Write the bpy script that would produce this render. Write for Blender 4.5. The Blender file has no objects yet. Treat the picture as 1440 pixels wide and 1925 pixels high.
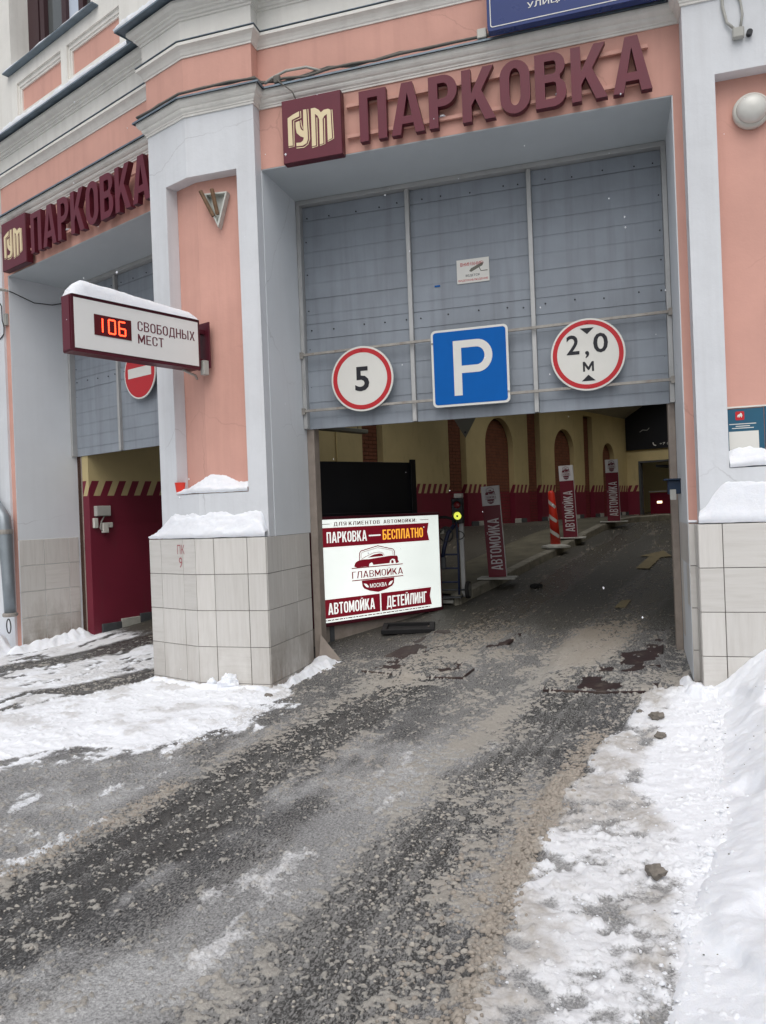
import bpy, bmesh, math, random
import numpy as np
from mathutils import Vector, Matrix
from mathutils.geometry import tessellate_polygon
R = math.radians
random.seed(7)
scene = bpy.context.scene
col = scene.collection

# ------------------------------------------------------------------ camera, sky, sun, exposure
YAW, ROLL = R(16.9), 0.038
cd = bpy.data.cameras.new('camera'); cam = bpy.data.objects.new('camera', cd); col.objects.link(cam)
cd.sensor_fit = 'VERTICAL'; cd.sensor_height = 36.0; cd.sensor_width = 27.0
cd.lens = 1445.0 / 1925.0 * 36.0; cd.clip_start = 0.05; cd.clip_end = 2000
cam.matrix_world = (Matrix.Translation((0, 0, 1.6)) @ Matrix.Rotation(YAW, 4, 'Z')
                    @ Matrix.Rotation(R(90), 4, 'X') @ Matrix.Rotation(-ROLL, 4, 'Z'))
scene.camera = cam

SUN_EL, SUN_AZ = R(57), R(172)          # azimuth clockwise from +Y: behind the camera, a little to the right
world = bpy.data.worlds.new('World'); scene.world = world; world.use_nodes = True
wn = world.node_tree
sky = wn.nodes.new('ShaderNodeTexSky'); sky.sky_type = 'NISHITA'; sky.sun_disc = False
sky.sun_elevation = SUN_EL; sky.sun_rotation = SUN_AZ
sky.air_density = 1.0; sky.dust_density = 4.0; sky.ozone_density = 1.0
hs = wn.nodes.new('ShaderNodeHueSaturation'); hs.inputs['Saturation'].default_value = 0.34
wn.links.new(sky.outputs[0], hs.inputs['Color'])
wn.links.new(hs.outputs[0], wn.nodes['Background'].inputs['Color'])
wn.nodes['Background'].inputs['Strength'].default_value = 0.12

sl = bpy.data.lights.new('sun', 'SUN'); sun = bpy.data.objects.new('sun', sl); col.objects.link(sun)
sl.energy = 0.75; sl.angle = R(60); sl.color = (1.0, 0.97, 0.93)
sd = Vector((math.sin(SUN_AZ) * math.cos(SUN_EL), math.cos(SUN_AZ) * math.cos(SUN_EL), math.sin(SUN_EL)))
sun.rotation_euler = sd.to_track_quat('Z', 'Y').to_euler(); sun.location = sd * 40
vs = scene.view_settings
vs.view_transform = 'Standard'; vs.look = 'None'; vs.gamma = 1.0; vs.use_curve_mapping = False
vs.exposure = 0.22
scene.cycles.use_denoising = True
scene.cycles.max_bounces = 8; scene.cycles.diffuse_bounces = 5

# ------------------------------------------------------------------ frames: right facade = world axes; left facade turned by AL
AL = R(21.5); BX, BY = -3.80, 6.39
FR = Matrix.Identity(4)
FL = Matrix.Translation((BX, BY, 0)) @ Matrix.Rotation(-AL, 4, 'Z')
uL = (-math.cos(AL), math.sin(AL)); nL = (math.sin(AL), math.cos(AL))
def lw(s, t): return (BX + s * uL[0] + t * nL[0], BY + s * uL[1] + t * nL[1])
def rampz(x, y):
    t = (x - BX) * nL[0] + (y - BY) * nL[1]
    return min(max(0.0, .118 * (t - .5)), 1.19)

# ------------------------------------------------------------------ noise
_rng = np.random.RandomState(11)
_perm = _rng.permutation(4096).astype(np.int64); _val = _rng.rand(4096)
def vnoise(x, y, seed=0):
    xi = np.floor(x).astype(np.int64); yi = np.floor(y).astype(np.int64)
    xf = x - xi; yf = y - yi
    xf = xf * xf * (3 - 2 * xf); yf = yf * yf * (3 - 2 * yf)
    def h(a, b): return _val[_perm[(_perm[(a + seed * 131) & 4095] + b) & 4095]]
    return ((h(xi, yi) * (1 - xf) + h(xi + 1, yi) * xf) * (1 - yf)
            + (h(xi, yi + 1) * (1 - xf) + h(xi + 1, yi + 1) * xf) * yf)
def fbm(x, y, f, octs=3, seed=0, gain=.5):
    s = 0; a = 1; tot = 0
    for k in range(octs):
        s = s + a * vnoise(x * f + 17.3 * k + .37, y * f + 5.1 * k + .71, seed + k); tot += a; a *= gain; f *= 2.03
    return s / tot
def sstep(a, b, x):
    t = np.clip((x - a) / (b - a), 0, 1); return t * t * (3 - 2 * t)

# ------------------------------------------------------------------ materials
MATS = {}
class NT:
    def __init__(self, m): self.t = m.node_tree; self.n = self.t.nodes; self.l = self.t.links
    def node(self, typ, **kw):
        n = self.n.new(typ)
        for k, v in kw.items(): setattr(n, k, v)
        return n
    def link(self, a, b): self.l.new(a, b)
    def tex(self, typ, vec, scale, detail=3, rough=.55, **kw):
        n = self.node(typ, **kw); n.inputs['Scale'].default_value = scale
        if 'Detail' in n.inputs: n.inputs['Detail'].default_value = detail
        if 'Roughness' in n.inputs and typ == 'ShaderNodeTexNoise': n.inputs['Roughness'].default_value = rough
        if vec is not None: self.link(vec, n.inputs['Vector'])
        return n
    def ramp(self, fac, stops):
        n = self.node('ShaderNodeValToRGB'); e = n.color_ramp.elements
        while len(e) < len(stops): e.new(.5)
        for k, (p, c) in enumerate(stops):
            e[k].position = p
            e[k].color = (c, c, c, 1) if isinstance(c, (int, float)) else (*c, 1)
        self.link(fac, n.inputs[0]); return n.outputs[0]
    def mix(self, fac, a, b, mode='MIX'):
        n = self.node('ShaderNodeMix', data_type='RGBA', blend_type=mode)
        for s, v in ((n.inputs[0], fac), (n.inputs[6], a), (n.inputs[7], b)):
            if hasattr(v, 'is_linked'): self.link(v, s)
            elif isinstance(v, (int, float)): s.default_value = v if s == n.inputs[0] else (v, v, v, 1)
            else: s.default_value = (*v, 1)
        return n.outputs[2]
    def math(self, op, a, b=None, c=None):
        n = self.node('ShaderNodeMath', operation=op)
        for i, v in enumerate((a, b, c)):
            if v is None: continue
            if hasattr(v, 'is_linked'): self.link(v, n.inputs[i])
            else: n.inputs[i].default_value = v
        return n.outputs[0]
    def mapping(self, vec, scale=(1, 1, 1), loc=(0, 0, 0), rot=(0, 0, 0)):
        n = self.node('ShaderNodeMapping'); n.inputs['Scale'].default_value = scale
        n.inputs['Location'].default_value = loc; n.inputs['Rotation'].default_value = rot
        self.link(vec, n.inputs['Vector']); return n.outputs[0]
    def bump(self, h, strength, dist=.01, normal=None):
        n = self.node('ShaderNodeBump'); n.inputs['Strength'].default_value = strength; n.inputs['Distance'].default_value = dist
        self.link(h, n.inputs['Height'])
        if normal is not None: self.link(normal, n.inputs['Normal'])
        return n.outputs[0]
def newmat(name):
    m = bpy.data.materials.new(name); m.use_nodes = True; MATS[name] = m
    nt = NT(m); b = nt.n['Principled BSDF']
    return m, nt, b, nt.node('ShaderNodeTexCoord').outputs['Object']
def paint(name, c, rough=.6, metal=0., var=.12, scale=2.5, bump=.15, bscale=60, streak=0., cracks=0., spec=.35, grime=0., gcol=(.10, .085, .07)):
    m, nt, b, oc = newmat(name)
    n1 = nt.tex('ShaderNodeTexNoise', oc, scale, 5, .6)
    f = nt.ramp(n1.outputs[0], [(.3, 1 - var), (.7, 1 + var * .5)])
    cc = nt.mix(1.0, c, f, 'MULTIPLY')
    if streak:
        sv = nt.mapping(oc, (9, 9, .55)); n2 = nt.tex('ShaderNodeTexNoise', sv, 1.0, 4, .6)
        cc = nt.mix(nt.math('MULTIPLY', nt.ramp(n2.outputs[0], [(.48, 0), (.72, 1)]), streak), cc, (c[0] * .55, c[1] * .52, c[2] * .5))
    if grime:
        n4 = nt.tex('ShaderNodeTexNoise', oc, 7, 6, .7)
        cc = nt.mix(nt.math('MULTIPLY', nt.ramp(n4.outputs[0], [(.52, 0), (.75, 1)]), grime), cc, gcol)
    if cracks:
        wv = nt.tex('ShaderNodeTexNoise', oc, 3.0, 4); wo = nt.node('ShaderNodeVectorMath', operation='ADD')
        sc_ = nt.node('ShaderNodeVectorMath', operation='SCALE'); nt.link(wv.outputs['Color'], sc_.inputs[0]); sc_.inputs['Scale'].default_value = .22
        nt.link(oc, wo.inputs[0]); nt.link(sc_.outputs[0], wo.inputs[1])
        vo = nt.tex('ShaderNodeTexVoronoi', wo.outputs[0], .55, 0, feature='DISTANCE_TO_EDGE')
        line = nt.ramp(vo.outputs['Distance'], [(.0, 1), (.0035, 0)])
        n3 = nt.tex('ShaderNodeTexNoise', oc, .9, 2); msk = nt.ramp(n3.outputs[0], [(.5, 0), (.6, 1)])
        cc = nt.mix(nt.math('MULTIPLY', nt.math('MULTIPLY', line, msk), cracks), cc, (c[0] * .35, c[1] * .33, c[2] * .33))
    nt.link(cc, b.inputs['Base Color'])
    rr = nt.ramp(n1.outputs[0], [(.2, max(.05, rough - .1)), (.8, min(1, rough + .1))])
    nt.link(rr, b.inputs['Roughness'])
    b.inputs['Metallic'].default_value = metal; b.inputs['Specular IOR Level'].default_value = spec
    if bump:
        nb = nt.tex('ShaderNodeTexNoise', oc, bscale, 4, .6)
        nrm = nt.bump(nb.outputs[0], bump, .004)
        if bump >= .2:
            nl = nt.tex('ShaderNodeTexNoise', oc, 5.5, 3, .5); nrm = nt.bump(nl.outputs[0], .22, .03, nrm)
        nt.link(nrm, b.inputs['Normal'])
    return m
def emit(name, c, strength, base=None):
    m, nt, b, oc = newmat(name)
    b.inputs['Base Color'].default_value = (*(base or c), 1); b.inputs['Roughness'].default_value = .35
    b.inputs['Emission Color'].default_value = (*c, 1); b.inputs['Emission Strength'].default_value = strength
    return m

paint('pink', (.665, .375, .31), .75, var=.10, scale=1.2, bump=.25, bscale=90, streak=.16, cracks=.25, spec=.2)
paint('white_wall', (.70, .725, .755), .7, var=.08, scale=1.1, bump=.2, bscale=80, streak=.14, cracks=.35, spec=.25, grime=.07, gcol=(.35, .34, .33))
paint('reveal', (.73, .765, .795), .6, var=.06, scale=1.0, bump=.15, bscale=80, streak=.05, cracks=.3, spec=.3)
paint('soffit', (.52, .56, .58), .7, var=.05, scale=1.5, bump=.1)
paint('cream', (.81, .80, .755), .75, var=.08, scale=2.0, bump=.2, bscale=70, streak=.2, spec=.2)
paint('flashing', (.17, .22, .265), .5, metal=.3, var=.3, scale=5, bump=.1, spec=.4)
paint('grout', (.16, .15, .14), .9, var=.2)
paint('maroon_sign', (.13, .016, .032), .42, var=.10, scale=3, bump=.05, streak=.10, spec=.4)
paint('maroon_side', (.085, .008, .018), .4, var=.12, scale=3, bump=.05, spec=.4)
paint('cream_logo', (.78, .66, .42), .5, var=.04, bump=.0)
paint('door_grey', (.28, .315, .36), .42, var=.18, scale=1.6, bump=.06, bscale=25, streak=.42, spec=.5)
paint('door_seam', (.06, .07, .08), .7, bump=0)
paint('aluminium', (.48, .485, .48), .4, metal=.35, var=.1, scale=4, bump=.05, grime=.12)
paint('rail_steel', (.38, .36, .33), .55, metal=.3, var=.25, scale=12, bump=.2, grime=.5, gcol=(.16, .07, .03))
paint('face_white', (.84, .84, .82), .4, var=.03, scale=3, bump=.0)
paint('sign_white', (.74, .735, .69), .35, var=.05, scale=3, bump=.0, cracks=.5)
paint('sign_red', (.52, .022, .03), .35, var=.07, scale=3, bump=.0)
paint('sign_blue', (.0015, .112, .43), .5, var=.08, scale=3, bump=.0, cracks=.8, spec=.15)
paint('sign_black', (.015, .016, .022), .4, var=.1, bump=.0)
paint('sign_back', (.17, .17, .14), .6, var=.1)
paint('street_blue', (.006, .028, .16), .3, var=.06, bump=.0)
paint('cable', (.16, .15, .135), .7, var=.2, scale=8)
paint('dark_cable', (.03, .03, .032), .6, var=.2)
paint('grey_plastic', (.42, .42, .39), .5, var=.1, scale=6)
paint('plastic_white', (.60, .59, .54), .5, var=.08, scale=6, grime=.1)
paint('lamp_glass', (.62, .62, .58), .2, var=.06, bump=.0, spec=.6)
paint('wood_brown', (.19, .11, .06), .6, var=.35, scale=14, bump=.4)
paint('lamp_shell', (.58, .60, .56), .5, var=.15, scale=9, grime=.5, gcol=(.12, .05, .03))
paint('window_frame', (.055, .026, .03), .5, var=.1)
paint('jamb_steel', (.30, .255, .22), .6, var=.2, scale=6, grime=.3)
paint('black_rubber', (.012, .012, .013), .75, var=.3, scale=10, bump=.3)
paint('black_panel', (.011, .012, .016), .45, var=.15, scale=3)
paint('yellow_wall', (.50, .41, .20), .8, var=.08, scale=1.0, bump=.2, bscale=60)
paint('ceiling_grey', (.36, .35, .31), .85, var=.1)
paint('brick', (.20, .075, .042), .85, var=.3, scale=9, bump=.5, bscale=70)
paint('brick_maroon', (.19, .028, .034), .75, var=.2, scale=9, bump=.5, bscale=70)
paint('mortar', (.10, .05, .035), .95, var=.2)
paint('plinth_dark', (.07, .075, .08), .8, var=.3, scale=8)
paint('plinth_light', (.42, .42, .38), .8, var=.25, scale=8, grime=.4)
paint('stand_maroon', (.15, .010, .024), .35, var=.06, bump=.0)
paint('stand_white', (.62, .62, .63), .35, var=.04, bump=.0)
paint('stand_text', (.58, .54, .55), .4, var=.04, bump=.0)
paint('orange_plastic', (.62, .035, .018), .4, var=.1, scale=8)
paint('kerb', (.25, .235, .19), .9, var=.35, scale=6, bump=.6, bscale=30, grime=.6, gcol=(.03, .028, .025))
paint('island_top', (.13, .12, .085), .85, var=.4, scale=3, bump=.5, bscale=25, grime=.5, gcol=(.05, .045, .03))
paint('mat', (.036, .020, .019), .55, var=.4, scale=9, bump=.5, bscale=45, grime=.55, gcol=(.21, .18, .145))
paint('road_yellow', (.25, .205, .115), .8, var=.4, scale=7, bump=.4, grime=.95, gcol=(.075, .068, .05))
paint('pipe_zinc', (.30, .34, .37), .45, metal=.5, var=.15, scale=5, grime=.15)
paint('cup_red', (.75, .055, .035), .4, var=.05, bump=.0)
paint('graffiti', (.42, .16, .17), .7, var=.15, bump=.0)
paint('plaque_blue', (.022, .105, .175), .35, var=.08, bump=.0)
paint('clod', (.20, .18, .155), .8, var=.35, scale=25, bump=.8, bscale=60)
paint('reader_blue', (.012, .028, .06), .4, var=.1)
paint('hose_navy', (.012, .018, .05), .5, var=.2)
paint('tyre', (.014, .014, .014), .85, var=.3, bump=.3)
paint('wheel_rim', (.16, .16, .15), .6, var=.4, scale=30, grime=.5)
emit('box_white', (.86, .93, .88), .80, (.8, .8, .8))
m = MATS['box_white']; nt = NT(m); b = nt.n['Principled BSDF']; oc = nt.node('ShaderNodeTexCoord').outputs['Object']
spd = nt.tex('ShaderNodeTexNoise', oc, 42, 3, .6); edg = nt.tex('ShaderNodeTexNoise', oc, 2.2, 3, .5)
nt.link(nt.math('MULTIPLY', nt.math('MULTIPLY', nt.ramp(spd.outputs[0], [(.66, 1), (.74, .35)]), nt.ramp(edg.outputs[0], [(.3, .88), (.7, 1.0)])), .70), b.inputs['Emission Strength'])
emit('box_maroon', (.115, .004, .010), 1.0, (.12, .005, .012))
emit('box_orange', (.80, .36, .04), 1.0, (.8, .4, .05))
emit('box_dark', (.05, .012, .012), 1.0, (.05, .02, .02))
emit('led_red', (1.0, .06, .02), 4.0)
paint('led_panel', (.10, .006, .010), .3, var=.1, bump=0)
emit('light_yellow', (.78, .84, .10), .8)
emit('light_hot', (1.0, .85, .5), 3.0)
paint('light_red_off', (.16, .012, .014), .25, var=.1, bump=.0)
m, nt, b, oc = newmat('window_glass')
b.inputs['Base Color'].default_value = (.10, .11, .11, 1); b.inputs['Roughness'].default_value = .06; b.inputs['Specular IOR Level'].default_value = .8
m, nt, b, oc = newmat('curtain'); b.inputs['Base Color'].default_value = (.55, .62, .72, 1)

# ceramic tiles: vein direction and tone differ from tile to tile, splash dirt near the ground
m, nt, b, oc = newmat('tile')
oi = nt.node('ShaderNodeObjectInfo'); rnd = oi.outputs['Random']
gp = nt.node('ShaderNodeNewGeometry').outputs['Position']
ofs = nt.node('ShaderNodeVectorMath', operation='ADD'); nt.link(gp, ofs.inputs[0])
cmb = nt.node('ShaderNodeCombineXYZ'); nt.link(nt.math('MULTIPLY', rnd, 50.), cmb.inputs[0]); nt.link(nt.math('MULTIPLY', rnd, 91.), cmb.inputs[2]); nt.link(cmb.outputs[0], ofs.inputs[1])
va = nt.tex('ShaderNodeTexNoise', nt.mapping(ofs.outputs[0], (34, 34, 2.2)), 1., 5, .65)
vb = nt.tex('ShaderNodeTexNoise', nt.mapping(ofs.outputs[0], (2.5, 2.5, 30)), 1., 5, .65)
sel = nt.math('GREATER_THAN', nt.math('FRACT', nt.math('MULTIPLY', rnd, 7.31)), .42)
vn = nt.mix(sel, vb.outputs[0], va.outputs[0])
tone = nt.ramp(vn, [(.28, (.575, .555, .52)), (.5, (.635, .618, .585)), (.75, (.67, .655, .625))])
tone = nt.mix(1., tone, nt.ramp(rnd, [(0, .92), (1, 1.04)]), 'MULTIPLY')
sz = nt.node('ShaderNodeSeparateXYZ'); nt.link(gp, sz.inputs[0])
dn = nt.tex('ShaderNodeTexNoise', nt.mapping(gp, (5, 5, 2.2)), 1., 6, .7)
low = nt.ramp(sz.outputs[2], [(.02, 1), (.9, 0)])
dm = nt.ramp(nt.math('MULTIPLY', low, nt.math('MULTIPLY_ADD', dn.outputs[0], 1.9, -.25)), [(.22, 0), (.9, .82)])
nx = nt.node('ShaderNodeSeparateXYZ'); nt.link(nt.node('ShaderNodeNewGeometry').outputs['Normal'], nx.inputs[0])
dm = nt.math('MULTIPLY', dm, nt.math('MULTIPLY_ADD', nt.math('GREATER_THAN', nt.math('ABSOLUTE', nx.outputs[0]), .7), .68, .32))
tone = nt.mix(dm, tone, (.17, .125, .085))
nt.link(tone, b.inputs['Base Color']); b.inputs['Roughness'].default_value = .38; b.inputs['Specular IOR Level'].default_value = .4
nt.link(nt.bump(vn, .08, .003), b.inputs['Normal'])

# snow
def snowmat(name, c=(.86, .885, .93), dirt=.0):
    m, nt, b, oc = newmat(name)
    n1 = nt.tex('ShaderNodeTexNoise', oc, 30, 6, .65); n2 = nt.tex('ShaderNodeTexNoise', oc, 240, 3, .6)
    base = nt.mix(nt.ramp(n1.outputs[0], [(.35, .0), (.75, 1.)]), c, (c[0] * .95, c[1] * .955, c[2] * .97))
    if dirt:
        n3 = nt.tex('ShaderNodeTexNoise', oc, 5, 6, .7)
        base = nt.mix(nt.ramp(n3.outputs[0], [(.55, 0), (.8, dirt)]), base, (.42, .37, .32))
    nt.link(base, b.inputs['Base Color']); b.inputs['Roughness'].default_value = .85
    b.inputs['Specular IOR Level'].default_value = .2
    b.inputs['Subsurface Weight'].default_value = .25; b.inputs['Subsurface Radius'].default_value = (.03, .035, .04); b.inputs['Subsurface Scale'].default_value = .4
    h = nt.math('ADD', nt.math('MULTIPLY', n1.outputs[0], .7), nt.math('MULTIPLY', n2.outputs[0], .3))
    nt.link(nt.bump(h, .55, .016), b.inputs['Normal'])
snowmat('snow', dirt=.10); snowmat('snow_dirty', dirt=.5)

# inner side wall: yellow above, maroon dado below z 1.97 with a band of slanted stripes
m, nt, b, oc = newmat('dado_wall')
s3 = nt.node('ShaderNodeSeparateXYZ'); nt.link(oc, s3.inputs[0])
X, Y, Z = s3.outputs
along = nt.math('ADD', nt.math('ADD', X, Y), nt.math('MULTIPLY', Z, -.45))
stripe = nt.math('LESS_THAN', nt.math('FRACT', nt.math('DIVIDE', along, .21)), .52)
inband = nt.math('LESS_THAN', Z, 2.175)
below = nt.math('LESS_THAN', Z, 1.97)
red = nt.math('MAXIMUM', below, nt.math('MULTIPLY', inband, stripe))
n1 = nt.tex('ShaderNodeTexNoise', oc, 1.4, 5, .6); n2 = nt.tex('ShaderNodeTexNoise', nt.mapping(oc, (5, 5, 1.4)), 1., 6, .7)
v = nt.ramp(n1.outputs[0], [(.3, .88), (.7, 1.05)])
cw = nt.mix(red, (.51, .42, .215), (.165, .011, .03)); cw = nt.mix(1., cw, v, 'MULTIPLY')
cw = nt.mix(nt.math('MULTIPLY', nt.ramp(n2.outputs[0], [(.55, 0), (.8, 1)]), .3), cw, (.07, .05, .045))
nt.link(cw, b.inputs['Base Color']); b.inputs['Roughness'].default_value = .6
nt.link(nt.bump(n2.outputs[0], .15, .004), b.inputs['Normal'])

# road and ramp surface: asphalt, slush crumbs, packed ice, snow cover (where each lies is stored on the mesh)
m, nt, b, oc = newmat('road_surface')
at = nt.node('ShaderNodeVertexColor', layer_name='cover'); rgb = nt.node('ShaderNodeSeparateColor'); nt.link(at.outputs[0], rgb.inputs[0])
slush, snowc, ice = rgb.outputs; wet = at.outputs['Alpha']
at2 = nt.node('ShaderNodeVertexColor', layer_name='tone'); rgb2 = nt.node('ShaderNodeSeparateColor'); nt.link(at2.outputs[0], rgb2.inputs[0])
dirt, indoor, tan = rgb2.outputs; spk = at2.outputs['Alpha']
agg = nt.tex('ShaderNodeTexVoronoi', oc, 130, 0, feature='F1'); aggc = nt.node('ShaderNodeSeparateColor'); nt.link(agg.outputs['Color'], aggc.inputs[0])
fine = nt.tex('ShaderNodeTexNoise', oc, 90, 5, .7); mid = nt.tex('ShaderNodeTexNoise', oc, 22, 5, .65); big = nt.tex('ShaderNodeTexNoise', oc, 2.3, 5, .6)
asp = nt.ramp(aggc.outputs[0], [(.0, (.030, .030, .032)), (.6, (.062, .062, .064)), (.9, (.125, .125, .125)), (1., (.19, .19, .185))])
asp = nt.mix(1., asp, nt.ramp(big.outputs[0], [(.3, .75), (.7, 1.2)]), 'MULTIPLY')
asp = nt.mix(nt.math('MULTIPLY', wet, .5), asp, (.042, .041, .037))
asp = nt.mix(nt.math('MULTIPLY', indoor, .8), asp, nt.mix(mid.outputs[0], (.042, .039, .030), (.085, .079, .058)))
brk = nt.math('ADD', nt.math('MULTIPLY', nt.math('SUBTRACT', fine.outputs[0], .5), 1.1), nt.math('MULTIPLY', nt.math('SUBTRACT', mid.outputs[0], .5), .5))
def cut(v, lo, hi): return nt.ramp(nt.math('ADD', v, nt.math('MULTIPLY', brk, .9)), [(lo, 0), (hi, 1)])
icec = nt.mix(nt.ramp(fine.outputs[0], [(.3, 0), (.7, 1)]), (.25, .252, .256), (.62, .625, .63))
icec = nt.mix(nt.math('MULTIPLY', tan, .38), icec, (.46, .42, .375))
slc = nt.mix(fine.outputs[0], (.25, .235, .21), (.47, .45, .415)); slc = nt.mix(nt.math('MULTIPLY', tan, .6), slc, (.40, .345, .285))
sp1 = nt.tex('ShaderNodeTexNoise', nt.mapping(oc, (1.3, .62, 1)), 78, 5, .70); spu = nt.ramp(sp1.outputs[0], [(.33, 0), (.67, 1)])
spm = nt.ramp(nt.math('SUBTRACT', spu, nt.math('SUBTRACT', 1., spk)), [(.0, 0), (.16, 1)])
spc = nt.mix(fine.outputs[0], (.155, .153, .148), (.36, .355, .345))
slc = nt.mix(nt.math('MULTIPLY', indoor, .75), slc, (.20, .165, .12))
snc = nt.mix(nt.ramp(mid.outputs[0], [(.3, 0), (.7, 1)]), (.80, .825, .87), (.86, .88, .92))
snc = nt.mix(nt.math('MULTIPLY', dirt, nt.ramp(mid.outputs[0], [(.25, .45), (.65, 1)])), snc, (.42, .395, .365))
cc = nt.mix(nt.math('MULTIPLY', spm, .85), asp, spc)
cc = nt.mix(nt.math('MULTIPLY', cut(ice, .22, 1.05), .88), cc, icec)
cc = nt.mix(cut(slush, .42, .62), cc, slc)
cc = nt.mix(cut(snowc, .28, .72), cc, snc)
nt.link(cc, b.inputs['Base Color'])
r0 = nt.mix(wet, .55, .22); r0 = nt.mix(cut(slush, .42, .62), r0, .55); r0 = nt.mix(cut(snowc, .4, .6), r0, .85)
nt.link(r0, b.inputs['Roughness']); b.inputs['Specular IOR Level'].default_value = .4
hh = nt.math('ADD', nt.math('MULTIPLY', fine.outputs[0], .5), nt.math('MULTIPLY', mid.outputs[0], .6))
hh = nt.math('ADD', hh, nt.math('MULTIPLY', cut(slush, .42, .62), .6)); hh = nt.math('ADD', hh, nt.math('MULTIPLY', spm, .30)); hh = nt.math('SUBTRACT', hh, nt.math('MULTIPLY', agg.outputs['Distance'], .5))
hh = nt.math('MULTIPLY', hh, nt.math('SUBTRACT', 1., nt.math('MULTIPLY', cut(snowc, .28, .72), .72)))
nt.link(nt.bump(hh, .6, .009), b.inputs['Normal'])

# ------------------------------------------------------------------ mesh helpers
class MB:
    def __init__(self): self.v = []; self.f = []
    def add(self, vs, fs):
        o = len(self.v); self.v += [tuple(p) for p in vs]; self.f += [tuple(i + o for i in q) for q in fs]; return self
    def box(self, x0, x1, y0, y1, z0, z1):
        return self.add([(x0, y0, z0), (x1, y0, z0), (x1, y1, z0), (x0, y1, z0), (x0, y0, z1), (x1, y0, z1), (x1, y1, z1), (x0, y1, z1)],
                        [(0, 3, 2, 1), (4, 5, 6, 7), (0, 1, 5, 4), (1, 2, 6, 5), (2, 3, 7, 6), (3, 0, 4, 7)])
    def prism(self, pts, z0, z1):
        if sum(a[0] * b[1] - b[0] * a[1] for a, b in zip(pts, pts[1:] + pts[:1])) < 0: pts = pts[::-1]
        n = len(pts)
        vs = [(x, y, z0) for x, y in pts] + [(x, y, z1) for x, y in pts]
        return self.add(vs, [tuple(range(n))[::-1], tuple(range(n, 2 * n))] + [(i, (i + 1) % n, n + (i + 1) % n, n + i) for i in range(n)])
    def plate(self, loops, y0, y1):
        """outline(s) in the x-z plane (first outer, then holes), front at y0, back at y1"""
        flat = [p for lp in loops for p in lp]; n = len(flat)
        tris = tessellate_polygon([[Vector((x, z, 0)) for x, z in lp] for lp in loops])
        vs = [(x, y0, z) for x, z in flat] + [(x, y1, z) for x, z in flat]
        fs = []
        for a, b, c in tris:
            (ax, az), (bx, bz), (cx, cz) = flat[a], flat[b], flat[c]
            if (bx - ax) * (cz - az) - (cx - ax) * (bz - az) < 0: b, c = c, b
            fs.append((a, b, c)); fs.append((a + n, c + n, b + n))
        o = 0
        for k, lp in enumerate(loops):
            m_ = len(lp); area = sum(p[0] * q[1] - q[0] * p[1] for p, q in zip(lp, lp[1:] + lp[:1]))
            flip = (area < 0) != (k > 0)
            for i in range(m_):
                i0, i1 = o + i, o + (i + 1) % m_
                q = (i0, i0 + n, i1 + n, i1)
                fs.append(q[::-1] if flip else q)
            o += m_
        return self.add(vs, fs)
    def tube(self, path, r, n=8, cap=True):
        P = [Vector(p) for p in path]; rs = r if isinstance(r, (list, tuple)) else [r] * len(P)
        vs = []; fs = []; up = Vector((0, 0, 1)); prev = None
        for i, p in enumerate(P):
            d = (P[min(i + 1, len(P) - 1)] - P[max(i - 1, 0)]).normalized()
            if prev is None: a = d.cross(up if abs(d.z) < .9 else Vector((1, 0, 0))).normalized()
            else: a = (prev - d * prev.dot(d)).normalized()
            prev = a; bb = d.cross(a)
            for k in range(n):
                t = 2 * math.pi * k / n; vs.append(tuple(p + (a * math.cos(t) + bb * math.sin(t)) * rs[i]))
        for i in range(len(P) - 1):
            for k in range(n):
                k1 = (k + 1) % n; fs.append((i * n + k, (i + 1) * n + k, (i + 1) * n + k1, i * n + k1)[::-1])
        if cap: fs.append(tuple(range(n))); fs.append(tuple(range((len(P) - 1) * n, len(P) * n))[::-1])
        return self.add(vs, fs)
    def lathe(self, prof, c=(0, 0, 0), axis='z', n=24):
        """prof: (radius, height) pairs turned round an axis through c"""
        vs = []; fs = []
        for r, h in prof:
            for k in range(n):
                t = 2 * math.pi * k / n; x, y = r * math.cos(t), r * math.sin(t)
                p = {'z': (x, y, h), 'y': (x, h, y), 'x': (h, x, y)}[axis]
                vs.append((p[0] + c[0], p[1] + c[1], p[2] + c[2]))
        for i in range(len(prof) - 1):
            for k in range(n):
                k1 = (k + 1) % n; fs.append((i * n + k, i * n + k1, (i + 1) * n + k1, (i + 1) * n + k))
        fs.append(tuple(range(n))[::-1]); fs.append(tuple(range((len(prof) - 1) * n, len(prof) * n)))
        return self.add(vs, fs)
    def xf(self, M): self.v = [tuple(M @ Vector(p)) for p in self.v]; return self
    def mesh(self, name, mat, bevel=0., smooth=False, off=(0, 0, 0)):
        me = bpy.data.meshes.new(name)
        me.from_pydata([(x - off[0], y - off[1], z - off[2]) for x, y, z in self.v], [], self.f)
        bm = bmesh.new(); bm.from_mesh(me)
        bmesh.ops.recalc_face_normals(bm, faces=bm.faces)
        if bevel:
            es = [e for e in bm.edges if len(e.link_faces) == 2 and e.calc_face_angle(0) > .6]
            bmesh.ops.bevel(bm, geom=es, offset=bevel, segments=1, profile=.7, affect='EDGES', clamp_overlap=True)
        bm.to_mesh(me); bm.free()
        if smooth: me.shade_smooth()
        if mat: me.materials.append(MATS[mat])
        return me
def link(name, me, parent=None):
    o = bpy.data.objects.new(name, me); col.objects.link(o)
    if parent is not None: o.parent = parent
    return o
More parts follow.
